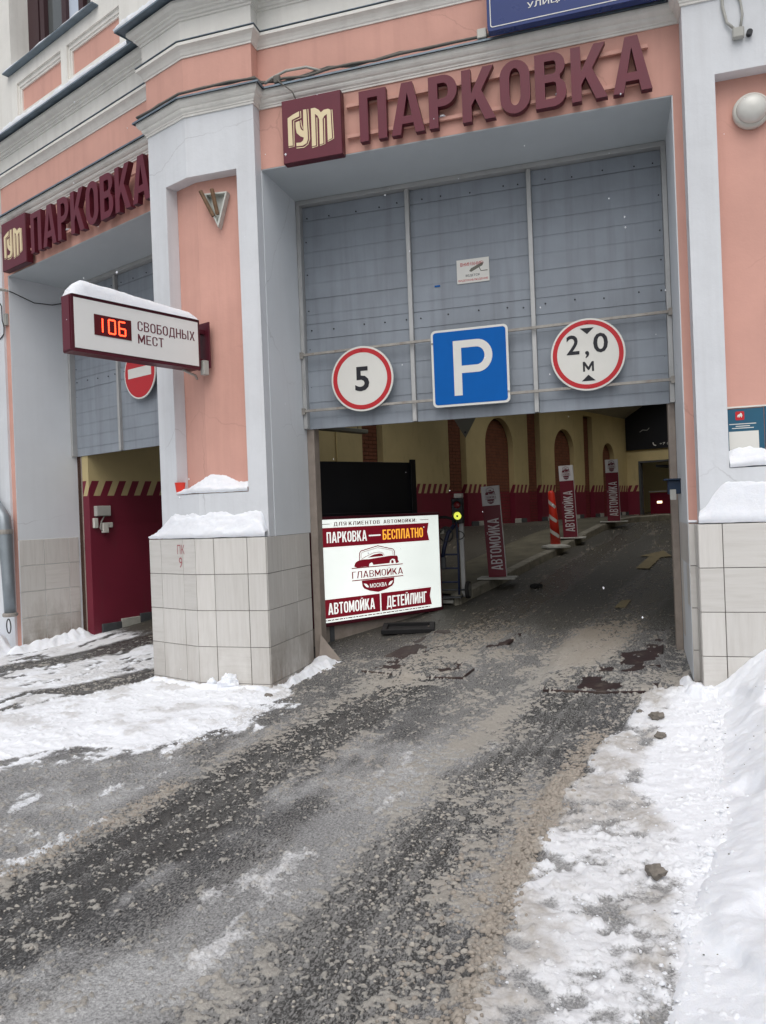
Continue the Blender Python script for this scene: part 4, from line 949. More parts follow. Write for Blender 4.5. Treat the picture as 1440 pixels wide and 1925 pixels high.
# ================================================================== BILLBOARD, BLACK SCREEN
bx0, by0, bx1, by1 = -3.222, 7.895, -2.15, 9.442
BW = math.hypot(bx1 - bx0, by1 - by0); FB = Matrix.Translation((bx0, by0, 0)) @ Matrix.Rotation(math.atan2(by1 - by0, bx1 - bx0), 4, 'Z')
Z0, Z1 = .385, 1.537; HB = Z1 - Z0
th = Thing('billboard', 'glowing white car wash billboard in a maroon frame', 'billboard', FB, (BW / 2, .05, .1))
th.part('case', MB().box(-.03, BW + .03, .002, .16, Z0 - .045, Z1 + .035), 'maroon_side', bevel=.006)
th.part('light_face', MB().box(0, BW, -.003, .002, Z0, Z1), 'box_white')
ux = lambda u: u * BW; uz = lambda v_: Z0 + v_ * HB
def uv(l): return [(ux(a), uz(b_)) for a, b_ in l]
f0, f1 = -.0055, -.003
for pl in ([(0.04, 0.92), (0.911, 0.92), (0.897, 0.824), (0.912, 0.731), (0.037, 0.731), (0.054, 0.825)], [(0.037, 0.224), (0.481, 0.224), (0.481, 0.041), (0.037, 0.041), (0.054, 0.13)], [(0.492, 0.226), (0.913, 0.226), (0.899, 0.138), (0.914, 0.042), (0.492, 0.042)]):
    th.part('ribbon', MB().plate([uv(pl)], f0, f1), 'box_maroon')
g0, g1 = -.0075, -.0055
for w_, q0, q1 in (('ДЛЯ', .152, .246), ('КЛИЕНТОВ', .263, .503), ('АВТОМОЙКИ:', .533, .807)): th.part('lettering', word(MB(), w_, ux(q0), ux(q1), uz(.936), uz(.974), f0, f1, t=.12, gap=.20), 'box_dark')
th.part('rule', MB().box(ux(.043), ux(.123), f0, f1, uz(.954), uz(.959)).box(ux(.836), ux(.912), f0, f1, uz(.954), uz(.959)), 'box_dark')
th.part('white_lettering', word(MB(), 'ПАРКОВКА', ux(.097), ux(.396), uz(.772), uz(.878), g0, g1, t=.155), 'box_white')
th.part('dash', MB().box(ux(.412), ux(.505), g0, g1, uz(.814), uz(.828)), 'box_white')
th.part('orange_lettering', word(MB(), 'БЕСПЛАТНО', ux(.522), ux(.858), uz(.770), uz(.873), g0, g1, t=.155), 'box_orange')
th.part('asterisk', MB().plate([circle(ux(.868), uz(.877), .008, 6)], g0, g1), 'box_white')
th.part('white_lettering', word(MB(), 'АВТОМОЙКА', ux(.089), ux(.439), uz(.076), uz(.187), g0, g1, t=.155), 'box_white')
th.part('white_lettering', word(MB(), 'ДЕТЕЙЛИНГ', ux(.534), ux(.871), uz(.072), uz(.187), g0, g1, t=.155), 'box_white')
mb = MB(); rs = random.Random(3); x = .06
while x < .89: w_ = rs.uniform(.01, .035); mb.box(ux(x), ux(min(.895, x + w_)), f0, f1, uz(.017), uz(.026)); x += w_ + .006
th.part('small_print', mb, 'box_dark')
EMB = dict(
 car=[(0.294, 0.519), (0.295, 0.538), (0.305, 0.562), (0.324, 0.576), (0.357, 0.585), (0.407, 0.583), (0.45, 0.588), (0.53, 0.596), (0.58, 0.601), (0.629, 0.597), (0.638, 0.585), (0.639, 0.547), (0.646, 0.535), (0.642, 0.522), (0.622, 0.518), (0.613, 0.56), (0.593, 0.568), (0.575, 0.553), (0.569, 0.525), (0.44, 0.522), (0.43, 0.549), (0.41, 0.538), (0.404, 0.509), (0.372, 0.511), (0.314, 0.509)],
 carwin=[(0.399, 0.600), (0.442, 0.625), (0.494, 0.633), (0.513, 0.627), (0.523, 0.604)],
 shield=[(0.345, 0.374), (0.603, 0.374), (0.599, 0.318), (0.585, 0.291), (0.536, 0.262), (0.471, 0.242), (0.408, 0.262), (0.363, 0.291), (0.35, 0.318)],
 house=[(0.334, 0.58), (0.336, 0.652), (0.348, 0.672), (0.479, 0.712), (0.601, 0.667), (0.613, 0.645), (0.612, 0.601)],
 house2=[(0.347, 0.60), (0.348, 0.645), (0.357, 0.658), (0.479, 0.693), (0.592, 0.655), (0.600, 0.637), (0.600, 0.605)],
 roof=[(0.349, 0.588), (0.383, 0.612), (0.443, 0.643), (0.486, 0.648), (0.513, 0.640), (0.53, 0.610)],
 wl=[(0.359, 0.344), (0.38, 0.336), (0.392, 0.319), (0.397, 0.299), (0.383, 0.301), (0.371, 0.316)],
 wr=[(0.591, 0.344), (0.569, 0.336), (0.557, 0.319), (0.553, 0.299), (0.567, 0.301), (0.58, 0.316)],
 hub=[(0.583, 0.545), (0.592, 0.556), (0.603, 0.545), (0.602, 0.522), (0.585, 0.522)])
def emblem(th, fx_, fz_, y0, y1, dark, light, k=1.):
    P = lambda l: [(fx_(a), fz_(b_)) for a, b_ in l]
    e = th.part('emblem', MB().plate([P(EMB['car'])], y0, y1).plate([P(EMB['carwin'])], y0, y1).plate([P(EMB['shield'])], y0, y1).plate([P(EMB['hub'])], y0, y1), dark)
    th.part('emblem_outline', MB().plate([stroke(P(EMB['house']), .010 * k)], y0, y1).plate([stroke(P(EMB['house2']), .004 * k)], y0, y1).plate([stroke(P(EMB['roof']), .005 * k)], y0, y1), dark, parent=e)
    th.part('emblem_rule', MB().box(fx_(.273), fx_(.678), y0, y1, fz_(.500), fz_(.509)).box(fx_(.273), fx_(.678), y0, y1, fz_(.377), fz_(.386)), dark, parent=e)
    th.part('emblem_name', word(MB(), 'ГЛАВМОЙКА', fx_(.274), fx_(.676), fz_(.402), fz_(.470), y0, y1, t=.105, gap=.12), dark, parent=e)
    th.part('emblem_wing', MB().plate([P(EMB['wl'])], y0 - .002, y0).plate([P(EMB['wr'])], y0 - .002, y0), light, parent=e)
    th.part('emblem_city', text(MB(), 'МОСКВА', fx_(.407), fx_(.54), fz_(.292), fz_(.334), y0 - .001, .015), light, parent=e)
emblem(th, ux, uz, f0, f1, 'box_maroon', 'box_white')
for q in (.25, BW - .2): th.part('leg', MB().box(q - .03, q + .03, .05, .11, .02, Z0 - .045), 'plinth_dark')
th.part('skirt', MB().box(0, BW - .12, .06, .075, .10, Z0 - .05), 'jamb_steel')
th = Thing('black_screen', 'blank black screen with post behind the lit billboard', 'screen', FB, (.8, .3, .2))
th.part('panel', MB().box(-.50, 1.73, .27, .31, 1.56, 2.215), 'black_panel', bevel=.004)
th.part('lower_rail', MB().box(-.50, 1.73, .255, .27, 1.60, 1.606), 'plinth_dark')
th.part('post', MB().box(1.67, 1.75, .235, .269, .22, 2.25), 'black_panel', bevel=.003); th.part('post', MB().box(-.50, -.42, .235, .269, .1, 2.25), 'black_panel', bevel=.003)

# ================================================================== ISLAND, STANDS, BOLLARD, LIGHT, HAND TRUCK
KP = [(-2.02, 9.62), (-1.95, 9.66), (-1.86, 9.98), (-1.60, 10.75), (-1.27, 11.9), (-.90, 13.1), (-.56, 14.3), (-.28, 15.25), (-.02, 15.85), (.44, 16.7), (1.2, 17.9), (2.55, 19.7)]
isl = link('traffic_island', MB().mesh('traffic_island', None)); isl['kind'] = 'structure'
def strip_mesh(o0, o1, h0, h1):
    P0, P1 = offset_path(KP, o0), offset_path(KP, o1); n = len(KP)
    vs = [(x, y, rampz(x, y) + h0) for x, y in P0] + [(x, y, rampz(x, y) + h1) for x, y in P1]
    return vs, [(i, i + 1, n + i + 1, n + i) for i in range(n - 1)]
KP_f = along(KP, .25); _KP = KP; KP = KP_f
mb = MB(); mb.add(*strip_mesh(-.14, -1.0, .118, .10)); mb.add(*strip_mesh(-1.0, -1.5, .10, -.02))
link('island_top', mb.mesh('island_top', 'island_top'), isl)
pts = along(_KP, .62)
for a, b_ in zip(pts[:-1], pts[1:]):
    dx, dy = b_[0] - a[0], b_[1] - a[1]; l = math.hypot(dx, dy)
    if l < .05: continue
    nx, ny = -dy / l, dx / l; g = .006; j = random.uniform(-.008, .008)
    p = [(a[0] + dx / l * g + nx * j, a[1] + dy / l * g + ny * j), (b_[0] - dx / l * g + nx * j, b_[1] - dy / l * g + ny * j)]
    q = [(p[1][0] + nx * .15, p[1][1] + ny * .15), (p[0][0] + nx * .15, p[0][1] + ny * .15)]
    pl = p + q; hz = .125 + random.uniform(-.008, .006)
    vs = [(x, y, rampz(x, y) - .1) for x, y in pl] + [(x, y, rampz(x, y) + hz) for x, y in pl]
    link('kerb_stone', MB().add(vs, [(3, 2, 1, 0), (4, 5, 6, 7), (0, 1, 5, 4), (1, 2, 6, 5), (2, 3, 7, 6), (3, 0, 4, 7)]).mesh('kerb_stone', 'kerb', bevel=.014), isl)

def stand(cx, cy, w, h, lean, yaw, label):
    z = rampz(cx, cy) + .118; fr = Matrix.Translation((cx, cy, z)) @ Matrix.Rotation(R(yaw), 4, 'Z')
    th = Thing('advert_stand', label, 'advert stand', fr, (0, 0, 0), 'maroon car wash stands along the island')
    th.part('base', MB().box(-.26, .26, -.16, .2, 0, .022), 'plinth_light', bevel=.004)
    tilt = Matrix.Rotation(R(lean), 4, 'Y')
    def tp(name, mb, mat, parent=None): return th.part(name, mb.xf(tilt), mat, parent)
    tp('panel', MB().box(-w / 2, w / 2, 0, .03, .022, h - .27 * h / 1.29), 'stand_maroon')
    zt = h - .27 * h / 1.29
    tp('top_panel', MB().box(-w / 2, w / 2, -.0005, .03, zt, h), 'stand_white')
    tp('edge_trim', MB().box(w / 2, w / 2 + .008, -.001, .034, .022, h), 'aluminium')
    e = .62 * w / .40
    class _T:                                              # emblem pieces lean with the panel
        def part(self, name, mb, mat, parent=None): return th.part(name, mb.xf(tilt), mat, parent)
    emblem(_T(), lambda u: (u - .475) * e, lambda v_: zt + .018 + (v_ - .24) / .47 * (h - zt - .035), -.003, -.0005, 'maroon_sign', 'stand_white', .35)
    mb = MB(); word(mb, 'АВТОМОЙКА', .12, zt - .18, -.085, .072, -.003, 0, t=.14, gap=.12)
    mb.xf(Matrix.Rotation(R(-90), 4, 'Y'))
    tp('lettering', mb, 'stand_text')
stand(-1.605, 10.62, .245, 1.285, -3.0, 0, 'maroon car wash stand nearest the traffic light')
stand(-.79, 13.87, .24, 1.285, -2.0, 0, 'maroon car wash stand right behind the orange bollard')
stand(-.055, 15.60, .235, 1.22, -.6, 0, 'maroon car wash stand farthest along the island kerb')
# orange delineator post
cx, cy = -.985, 13.02; z = rampz(cx, cy) + .112
th = Thing('delineator_post', 'orange plastic bollard with white slanted bands on the island', 'bollard', FR, (cx, cy, z))
th.part('base', MB().lathe([(.24, z), (.235, z + .03), (.10, z + .06)], (cx, cy, 0), 'z', 6), 'plinth_light')
th.part('post', MB().tube([(cx, cy, z + .03), (cx - .02, cy, z + .5), (cx - .045, cy, z + .90), (cx - .05, cy, z + .945)], [.085, .07, .055, .03], 14), 'orange_plastic', smooth=True)
for q in (.20, .44, .68):
    vs = []; n = 9; r0 = .088 - .036 * q
    for i in range(n):
        a = R(-150 + 125 * i / (n - 1)); lift = .12 * (1 - i / (n - 1))
        for dz in (0, .065): vs.append((cx - .05 * q + (r0 + .003) * math.cos(a), cy + (r0 + .003) * math.sin(a), z + q + lift + dz - .06))
    th.part('white_band', MB().add(vs, [(2 * i, 2 * i + 2, 2 * i + 3, 2 * i + 1) for i in range(n - 1)]), 'plastic_white')
# traffic light
tx, ty = -1.945, 9.68; z = rampz(tx, ty) + .11
th = Thing('traffic_light', 'small two-lamp traffic light showing yellow on a grey post', 'traffic light', FR, (tx, ty, z))
th.part('post', MB().box(tx - .0, tx + .055, ty + .06, ty + .11, z - .02, 1.80), 'aluminium', bevel=.004)
th.part('post_cap', MB().box(tx - .045, tx + .06, ty + .02, ty + .1105, 1.745, 1.80), 'plastic_white', bevel=.004)
th.part('housing', MB().box(tx - .072, tx + .075, ty - .03, ty + .058, 1.415, 1.738), 'black_panel', bevel=.008)
th.part('red_lamp', MB().lathe([(.046, ty - .029), (.044, ty - .038), (.02, ty - .047), (.001, ty - .049)], (tx + .003, 0, 1.655), 'y', 20), 'light_red_off', smooth=True)
th.part('yellow_lamp', MB().lathe([(.05, ty - .029), (.048, ty - .038), (.022, ty - .047), (.001, ty - .049)], (tx + .003, 0, 1.515), 'y', 20), 'light_yellow', smooth=True)
th.part('lamp_centre', MB().lathe([(.014, ty - .048), (.012, ty - .056)], (tx + .003, 0, 1.512), 'y', 12), 'black_panel')
for zc in (1.655, 1.515):
    vs = []
    for i in range(11):
        a = R(10 + 160 * i / 10)
        for yy in (ty - .03, ty - .085): vs.append((tx + .003 + .055 * math.cos(a), yy, zc + .055 * math.sin(a)))
    th.part('visor', MB().add(vs, [(2 * i, 2 * i + 2, 2 * i + 3, 2 * i + 1) for i in range(10)]), 'black_panel')
# hand truck
hx, hy = -1.935, 9.56; z = rampz(hx, hy) + .1
th = Thing('hand_truck', 'dark two-wheeled hand truck leaning by the traffic light post', 'hand truck', FR, (hx - .14, hy, z))
L_, R_ = hx - .30, hx
for x_ in (L_, R_): th.part('upright', MB().tube([(x_, hy - .02, z + .05), (x_, hy + .02, z + .55), (x_ - .01, hy + .04, z + .9), (x_ - .03, hy + .05, 1.46)], .015, 8), 'hose_navy', smooth=True)
for q in (.21, .385, .56): th.part('crossbar', MB().tube([(L_, hy, z + q), (R_, hy, z + q)], .012, 8), 'hose_navy')
th.part('handle', MB().tube([(hx - .03, hy + .05, 1.44), (hx - .06, hy + .02, 1.48), (hx - .14, hy, 1.505), (hx - .26, hy, 1.50), (hx - .33, hy + .04, 1.45)], .018, 8), 'black_rubber', smooth=True)
th.part('toe_plate', MB().box(L_ - .02, R_ + .02, hy - .03, hy + .14, z + .01, z + .022), 'plinth_dark')
th.part('axle', MB().tube([(L_ - .10, hy + .06, z + .105), (R_ + .13, hy + .06, z + .105)], .012, 8), 'plinth_dark')
for x_ in (L_ - .10, R_ + .10):
    w_ = th.part('wheel', MB().lathe([(.055, x_ - .022), (.105, x_ - .025), (.112, x_), (.105, x_ + .025), (.055, x_ + .022)], (0, hy + .06, z + .105), 'x', 24), 'tyre', smooth=True)
    th.part('rim', MB().lathe([(.015, x_ - .027), (.085, x_ - .0265), (.085, x_ + .0265), (.015, x_ + .027)], (0, hy + .06, z + .105), 'x', 20), 'wheel_rim', parent=w_)
th.part('hanging_hose', MB().tube([(hx - .04, hy + .03, 1.40), (hx - .12, hy, 1.30), (hx - .17, hy - .02, 1.12), (hx - .20, hy - .02, .98)], .026, 8), 'hose_navy', smooth=True)
th.part('cable_coil', MB().tube([(hx - .14 + .085 * math.cos(R(a)), hy - .05 + a * .00006, 1.30 + .09 * math.sin(R(a)) - a * .00004) for a in range(0, 900, 30)], .006, 5), 'dark_cable', smooth=True)
th.part('cable_coil', MB().tube([(hx + .03 + .06 * math.cos(R(a)), hy - .03, 1.27 + .05 * math.sin(R(a))) for a in range(-120, 130, 25)], .007, 5), 'dark_cable', smooth=True)
th.part('weight', MB().box(hx - .24, hx - .16, hy - .05, hy + .02, .85, 1.0), 'plinth_dark', bevel=.008)
single('slab', MB().box(-2.40, -2.03, 9.62, 9.9, 0, .05).xf(Matrix.Translation((0, 0, rampz(-2.2, 9.75) + .02))), 'plinth_light', 'pale concrete slab under the hand truck', 'slab', base=(-2.2, 9.75, rampz(-2.2, 9.75)), bevel=.01)
# flattened rubber tray, steel wedge, mats, arrow
zt = rampz(-2.3, 8.5)
th = Thing('rubber_tray', 'black rubber tray lying flat below the billboard', 'tray', Matrix.Translation((-2.33, 8.5, zt)) @ Matrix.Rotation(R(12), 4, 'Z') @ Matrix.Rotation(R(4), 4, 'X'))
th.part('rim', MB().box(-.30, .30, -.20, -.15, .0, .05).box(-.30, .30, .15, .20, 0, .05).box(-.30, -.24, -.15, .15, 0, .05).box(.24, .30, -.15, .15, 0, .05), 'black_rubber', bevel=.006)
th.part('floor', MB().box(-.24, .24, -.15, .15, .0, .02), 'black_rubber')
mb = MB().add([(-2.97, 7.30, .02), (-2.70, 7.42, .02), (-2.95, 7.62, .02), (-2.985, 7.42, .36), (-2.972, 7.40, .36)], [(0, 1, 4), (1, 2, 3), (1, 3, 4), (0, 4, 3, 2), (0, 2, 1)])
single('steel_wedge', mb, 'jamb_steel', 'triangular steel deflector plate at the jamb foot below billboard', 'plate', base=(-2.95, 7.45, .02))
def sheet(name, pts, mat, label, cat, h=.004, thick=None, bevel=0., kind=None):
    vs = []; n = len(pts)
    for dz in ((h,) if thick is None else (h - thick, h)): vs += [(x, y, rampz(x, y) + dz) for x, y in pts]
    fs = [tuple(range(n))] if thick is None else [tuple(range(n))[::-1], tuple(range(n, 2 * n))] + [(i, (i + 1) % n, n + (i + 1) % n, n + i) for i in range(n)]
    return single(name, MB().add(vs, fs), mat, label, cat, bevel=bevel, kind=kind, base=(pts[0][0], pts[0][1], rampz(*pts[0])))
sheet('road_arrow', [(.225, 11.35), (.40, 11.28), (.60, 12.10), (.76, 12.14), (.67, 12.66), (.30, 12.30), (.445, 12.22)], 'road_yellow', 'worn yellow direction arrow painted on the ramp', 'road marking', h=.016)
sheet('road_mark', [(-.065, 9.10), (.05, 9.08), (.125, 9.46), (.015, 9.44)], 'road_yellow', 'short worn yellow dash painted on the ramp', 'road marking', h=.016)

# ================================================================== GROUND: street, ramp and hall floor in one sheet
def axis(segs):
    out = []
    for a, b_, n in segs: out += list(np.linspace(a, b_, n, endpoint=False))
    return np.array(out + [segs[-1][1]])
xs = axis([(-300, -30, 8), (-30, -9, 20), (-9, -5.6, 110), (-5.6, -3.1, 190), (-3.1, .75, 430), (.75, 3.0, 80), (3.0, 30, 20), (30, 300, 8)])
ys = axis([(-300, -30, 8), (-30, 1.6, 30), (1.6, 4.4, 350), (4.4, 7.6, 280), (7.6, 13, 200), (13, 30, 120), (30, 300, 8)])
GX, GY = np.meshgrid(xs, ys)
X_, Y_ = GX.ravel(), GY.ravel()
def d_poly(pts, x=None, y=None):
    x = X_ if x is None else x; y = Y_ if y is None else y
    d = np.full(x.shape, 1e9)
    for (ax, ay), (bx, by) in zip(pts[:-1], pts[1:]):
        vx, vy = bx - ax, by - ay; t = np.clip(((x - ax) * vx + (y - ay) * vy) / (vx * vx + vy * vy), 0, 1)
        d = np.minimum(d, np.hypot(x - ax - t * vx, y - ay - t * vy))
    return d
def inside(pts, x=None, y=None):
    """signed distance, positive inside"""
    x = X_ if x is None else x; y = Y_ if y is None else y
    c = np.zeros(x.shape, bool)
    for (ax, ay), (bx, by) in zip(pts, pts[1:] + pts[:1]):
        with np.errstate(divide='ignore', invalid='ignore'):
            c ^= ((ay > y) != (by > y)) & (x < (bx - ax) * (y - ay) / (by - ay + 1e-12) + ax)
    d = d_poly(pts + pts[:1], x, y)
    return np.where(c, d, -d)
def side_of(pts, x, y):
    """signed x-distance to a line given as (x, y) points with growing y; positive to the right"""
    return x - np.interp(y, [p[1] for p in pts], [p[0] for p in pts])
n_big = fbm(X_, Y_, 1.3, 4, 3); n_mid = fbm(X_, Y_, 5., 4, 9); n_sm = fbm(X_, Y_, 21., 3, 15); n_fine = fbm(X_, Y_, 55., 2, 23); n_grain = fbm(X_, Y_, 95., 1, 31)
# streaky noise drawn out along the driving direction
n_str = fbm(X_ * 7 + .8 * n_mid, Y_ * 1.6, 1.6, 3, 41)
TA = [(-2.55, 1.0), (-2.44, 2.5), (-2.36, 3.0), (-2.31, 3.6), (-2.24, 4.3), (-2.12, 5.15), (-1.98, 6.2), (-1.75, 7.2), (-1.45, 8.4), (-.95, 10.2), (-.40, 12.5), (.2, 14.5), (.9, 17)]
TB = [(-1.08, 1.0), (-1.02, 2.22), (-.97, 2.79), (-.92, 3.5), (-.82, 4.54), (-.64, 5.72), (-.42, 6.6), (-.15, 7.8), (.35, 10.2), (.9, 12.5)]
dA = side_of(TA, X_, Y_); dB = side_of(TB, X_, Y_)
wob = (n_big - .5) * .22 + (n_mid - .5) * .10
trA = 1 - sstep(.20, .36, np.abs(dA + wob)); trB = 1 - sstep(.20, .38, np.abs(dB + wob * .8))
stw = sstep(9.6, 7.4, Y_ + (n_mid - .5) * .8)
t_ = (X_ - BX) * nL[0] + (Y_ - BY) * nL[1]; s_ = (X_ - BX) * uL[0] + (Y_ - BY) * uL[1]
tt = t_ - .5; ramp = .118 * np.where(tt < -.3, 0, np.where(tt < .3, (tt + .3) ** 2 / 1.2, tt)); ramp = np.minimum(ramp, 1.19)
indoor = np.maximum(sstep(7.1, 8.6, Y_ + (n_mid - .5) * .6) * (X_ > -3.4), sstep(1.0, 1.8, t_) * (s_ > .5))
# snow left of the lane and in front of the pier
SL = [(-7.5, 5.2), (-5.9, 6.05), (-5.4, 6.75), (-4.55, 7.15), (-4.3, 7.3), (-3.4, 7.2), (-2.98, 6.75), (-2.86, 6.2), (-2.86, 5.3), (-3.05, 4.82), (-3.33, 4.58), (-3.74, 4.6), (-4.0, 4.2), (-4.6, 3.4), (-7.5, 3.2)]
sL = inside(SL) + (n_mid - .5) * .30 + (n_sm - .5) * .10
ML = [(-4.6, 3.3), (-3.9, 4.3), (-3.2, 4.75), (-2.85, 5.3), (-2.72, 4.6), (-2.70, 4.0), (-2.78, 3.3), (-2.95, 2.6), (-3.6, 2.2), (-5, 2.4)]
mL = inside(ML)
DR = [(-.57, 2.0), (-.54, 2.6), (-.45, 3.4), (-.30, 4.5), (-.16, 5.3), (.05, 5.9), (.12, 6.25), (.50, 6.45), (1.2, 6.3), (1.2, 1.6), (-.5, 1.6)]
dR = inside(DR) + (n_mid - .5) * .12
CR = [(.02, 4.45), (.13, 5.2), (.32, 5.9), (.45, 6.35), (1.2, 6.4), (1.2, 2.0), (.02, 2.0), (.16, 3.1), (.20, 3.9)]
cR = inside(CR) + (n_mid - .5) * .10
RR = [(-.54, 1.5), (-.53, 2.34), (-.50, 2.72), (-.48, 3.18), (-.42, 3.99), (-.31, 4.73), (-.19, 5.5), (-.10, 6.1)]
rR = d_poly(RR) - .02
RA = [(-2.85, 2.3), (-2.75, 2.83), (-2.66, 3.13), (-2.60, 3.54), (-2.58, 4.1)]; rA = d_poly(RA)
IM = [(-1.9, 1.2), (-1.7, 2.06), (-1.6, 2.45), (-1.51, 2.91), (-1.42, 3.45), (-1.27, 4.19), (-1.12, 4.95)]
iM = np.abs(side_of(IM, X_, Y_))
# coverage fields
ice = np.zeros_like(X_)
ice = np.maximum(ice, (1 - sstep(.10, .34, iM + (n_mid - .5) * .25)) * sstep(5.6, 4.6, Y_) * (.60 + .65 * sstep(.40, .62, n_big)))
ice = np.maximum(ice, .72 * sstep(-.05, .3, mL) * (.5 + n_mid))
film = (1 - .85 * trA) * (1 - .72 * trB) * (.13 + .70 * sstep(.38, .64, .45 * n_big + .3 * n_mid + .25 * n_str)) * sstep(6.6, 4.6, Y_) * (X_ < -.3)
ice = np.maximum(ice, film)
ice = np.maximum(ice, .85 * sstep(-2.55, -2.8, X_) * sstep(5.5, 3.8, Y_) * (.45 + .9 * n_mid) * (1 - .6 * trA))
slush = .40 * n_fine + .36 * n_sm + .24 * n_grain                                  # crumbs: thresholded by local density
dens = np.full_like(X_, .055)
dens += .07 * np.exp(-((dA - .30) / .10) ** 2) + .10 * np.exp(-((dA + .30) / .12) ** 2) + .11 * np.exp(-((dB + .30) / .14) ** 2)
rmod = sstep(.36, .58, fbm(X_ * .6, Y_ * 1.5, 1.6, 3, 93))
dens += .07 * trB * sstep(.40, .6, n_big) + .16 * rmod * np.exp(-(rA / (.07 + .10 * n_big)) ** 2) + .02 * trA * sstep(.45, .6, n_mid)
dens += .06 * sstep(-.1, .25, mL) + .07 * (1 - sstep(.12, .4, iM)) * sstep(.45, .6, n_mid)
dens += .10 * sstep(-.45, -.1, dR) * (dR < .05)
speck = .53 + .30 * (n_big - .5) + .25 * (n_mid - .5) - .14 * trA + .03 * trB + .16 * (1 - sstep(.15, .45, iM)) + .12 * sstep(-.1, .25, mL) + .22 * np.exp(-(rA / .14) ** 2) + .18 * np.exp(-((dB + .32) / .14) ** 2)
tyre = vnoise(dA * 34 + .6 * n_mid, Y_ * .6, 5) * trA + vnoise(dB * 34 + .6 * n_mid, Y_ * .6, 6) * trB
speck += .42 * (tyre - .5 * np.clip(trA + trB, 0, 1))
speck = speck * (.36 + .64 * stw)
speck += .20 * (np.exp(-(np.abs(dA) / .24) ** 2) + np.exp(-(np.abs(dB) / .24) ** 2)) * sstep(6.3, 7.0, Y_) * sstep(11.0, 8.0, Y_)
dens *= .70 + .6 * sstep(.35, .65, n_big)
dens = dens * (.5 + .5 * stw)
pad = np.exp(-(np.abs(dA) / .24) ** 2) + np.exp(-(np.abs(dB) / .24) ** 2)            # brown slush drawn in over the mats
dens += .145 * pad * sstep(6.2, 6.8, Y_) * sstep(9.6, 7.8, Y_) * (.5 + .9 * vnoise(dA * 20, Y_ * .5, 7))
dens += .08 * sstep(6.0, 6.6, Y_) * sstep(8.5, 7.2, Y_) * sstep(.45, .6, n_mid)
slf = np.clip((slush - (.70 - dens)) / .10 + .5, 0, 1)
ridge = (.25 + .75 * rmod) * sstep(5.9, 5.0, Y_) * np.exp(-(rR / (.03 + .05 * n_big)) ** 2) * (.55 + .9 * fbm(X_ * 3, Y_ * 9, 2.3, 2, 77)) * sstep(.30, .42, n_sm)
slf = np.maximum(slf, np.clip(ridge * 1.6, 0, 1))
snow = sstep(-.03, .05, sL)
# wheel tracks in front of the left gateway
def ltrack(s0, w): return 1 - sstep(w * .55, w, np.abs(s_ - s0 + (n_big - .5) * .3 + t_ * .10) + (n_sm - .5) * .10)
lt = np.maximum(ltrack(1.05, .36), ltrack(2.75, .34)) * (s_ > .2)
leftyard = (s_ > -.1) * sstep(-3.2, -2.4, -X_ - .5) * (Y_ > 4.8)
snow_left = sstep(.36, .56, n_str * .45 + n_mid * .35 + n_sm * .2 + .05) * (1 - lt) * (s_ > .35) * (t_ < 1.6) * (X_ < -4.0)
snow = np.maximum(snow * (1 - lt * (s_ > .45)), np.where(t_ > -2.2, snow_left, 0) * .9)
snow = np.maximum(snow, .62 * sstep(.46, .66, .5 * n_str + .3 * n_mid + .2 * n_sm) * sstep(-2.45, -2.75, X_) * sstep(5.0, 3.6, Y_) * (1 - trA))
snow = np.maximum(snow, .58 * sstep(.50, .68, .55 * n_str + .25 * n_mid + .2 * n_sm) * sstep(.45, .15, iM) * sstep(5.0, 4.0, Y_))
snow *= np.where(t_ > 1.0, sstep(1.8, 1.0, t_), 1)
dirtymask = sstep(-.02, .10, dR)
mott = .50 * n_mid + .32 * n_sm + .18 * fbm(X_ * 1.0, Y_ * 3.2, 4., 3, 51)
snow_r = dirtymask * sstep(.30, .56, mott + .10 * sstep(-.05, .2, cR))
clean = sstep(-.06, .06, cR)
snow = np.maximum(snow, np.maximum(snow_r, clean * .97))
nearS = sstep(-.75, -.02, sL)
snow = np.maximum(snow, .80 * nearS * sstep(.60 - .20 * nearS, .80 - .20 * nearS, .3 * n_mid + .45 * n_str + .25 * n_sm + .04) * (X_ < -2.6) * (Y_ < 6))
snow = np.maximum(snow, .52 * sstep(.50, .72, .45 * n_mid + .55 * n_str) * sstep(.42, .2, iM) * (Y_ < 5.2))
dirt = np.clip(dirtymask * (1 - clean) * (.30 + 1.0 * sstep(.38, .62, fbm(X_, Y_, 3.1, 4, 61))), 0, 1)
dirt = np.maximum(dirt, .55 * sstep(.55, .72, n_mid) * (sL > 0)); dirt = np.maximum(dirt, .5 * (iM < .4) * (Y_ < 5.6)); dirt = np.maximum(dirt, .45 * (snow_left > .1) * sstep(.4, .6, n_mid))
tan = np.clip(np.exp(-(rR / .09) ** 2) * .65 + np.exp(-(rA / .12) ** 2) * .5 * rmod + .5 * pad * sstep(5.8, 6.6, Y_) + .35 * sstep(.5, .65, n_big), 0, 1)
ice = np.maximum(ice, dirtymask * (.62 + .5 * n_mid))
wetm = np.clip(np.maximum(trA, trB) + lt * (X_ < -4), 0, 1)
rut = fbm(dA * 26 + 0, Y_ * .55, 1., 2, 88)
Zg = ramp + .0025 * (n_sm - .5) + .0018 * (n_grain - .5)
Zg += slf * (.006 + .010 * n_fine) * (.7 + .3 * stw) + np.clip(ridge, 0, 1.3) * .020
Zg += ice * .006 * n_mid + snow * (.006 + .010 * n_mid + .002 * n_sm)
Zg += sstep(0, .45, sL) * (.018 + .030 * n_mid) * (s_ < .55) + dirtymask * (.012 + .024 * n_mid + .005 * n_sm)
Zg += .014 * pad * sstep(6.4, 6.9, Y_) * sstep(10, 8.0, Y_) * (.4 + rut)
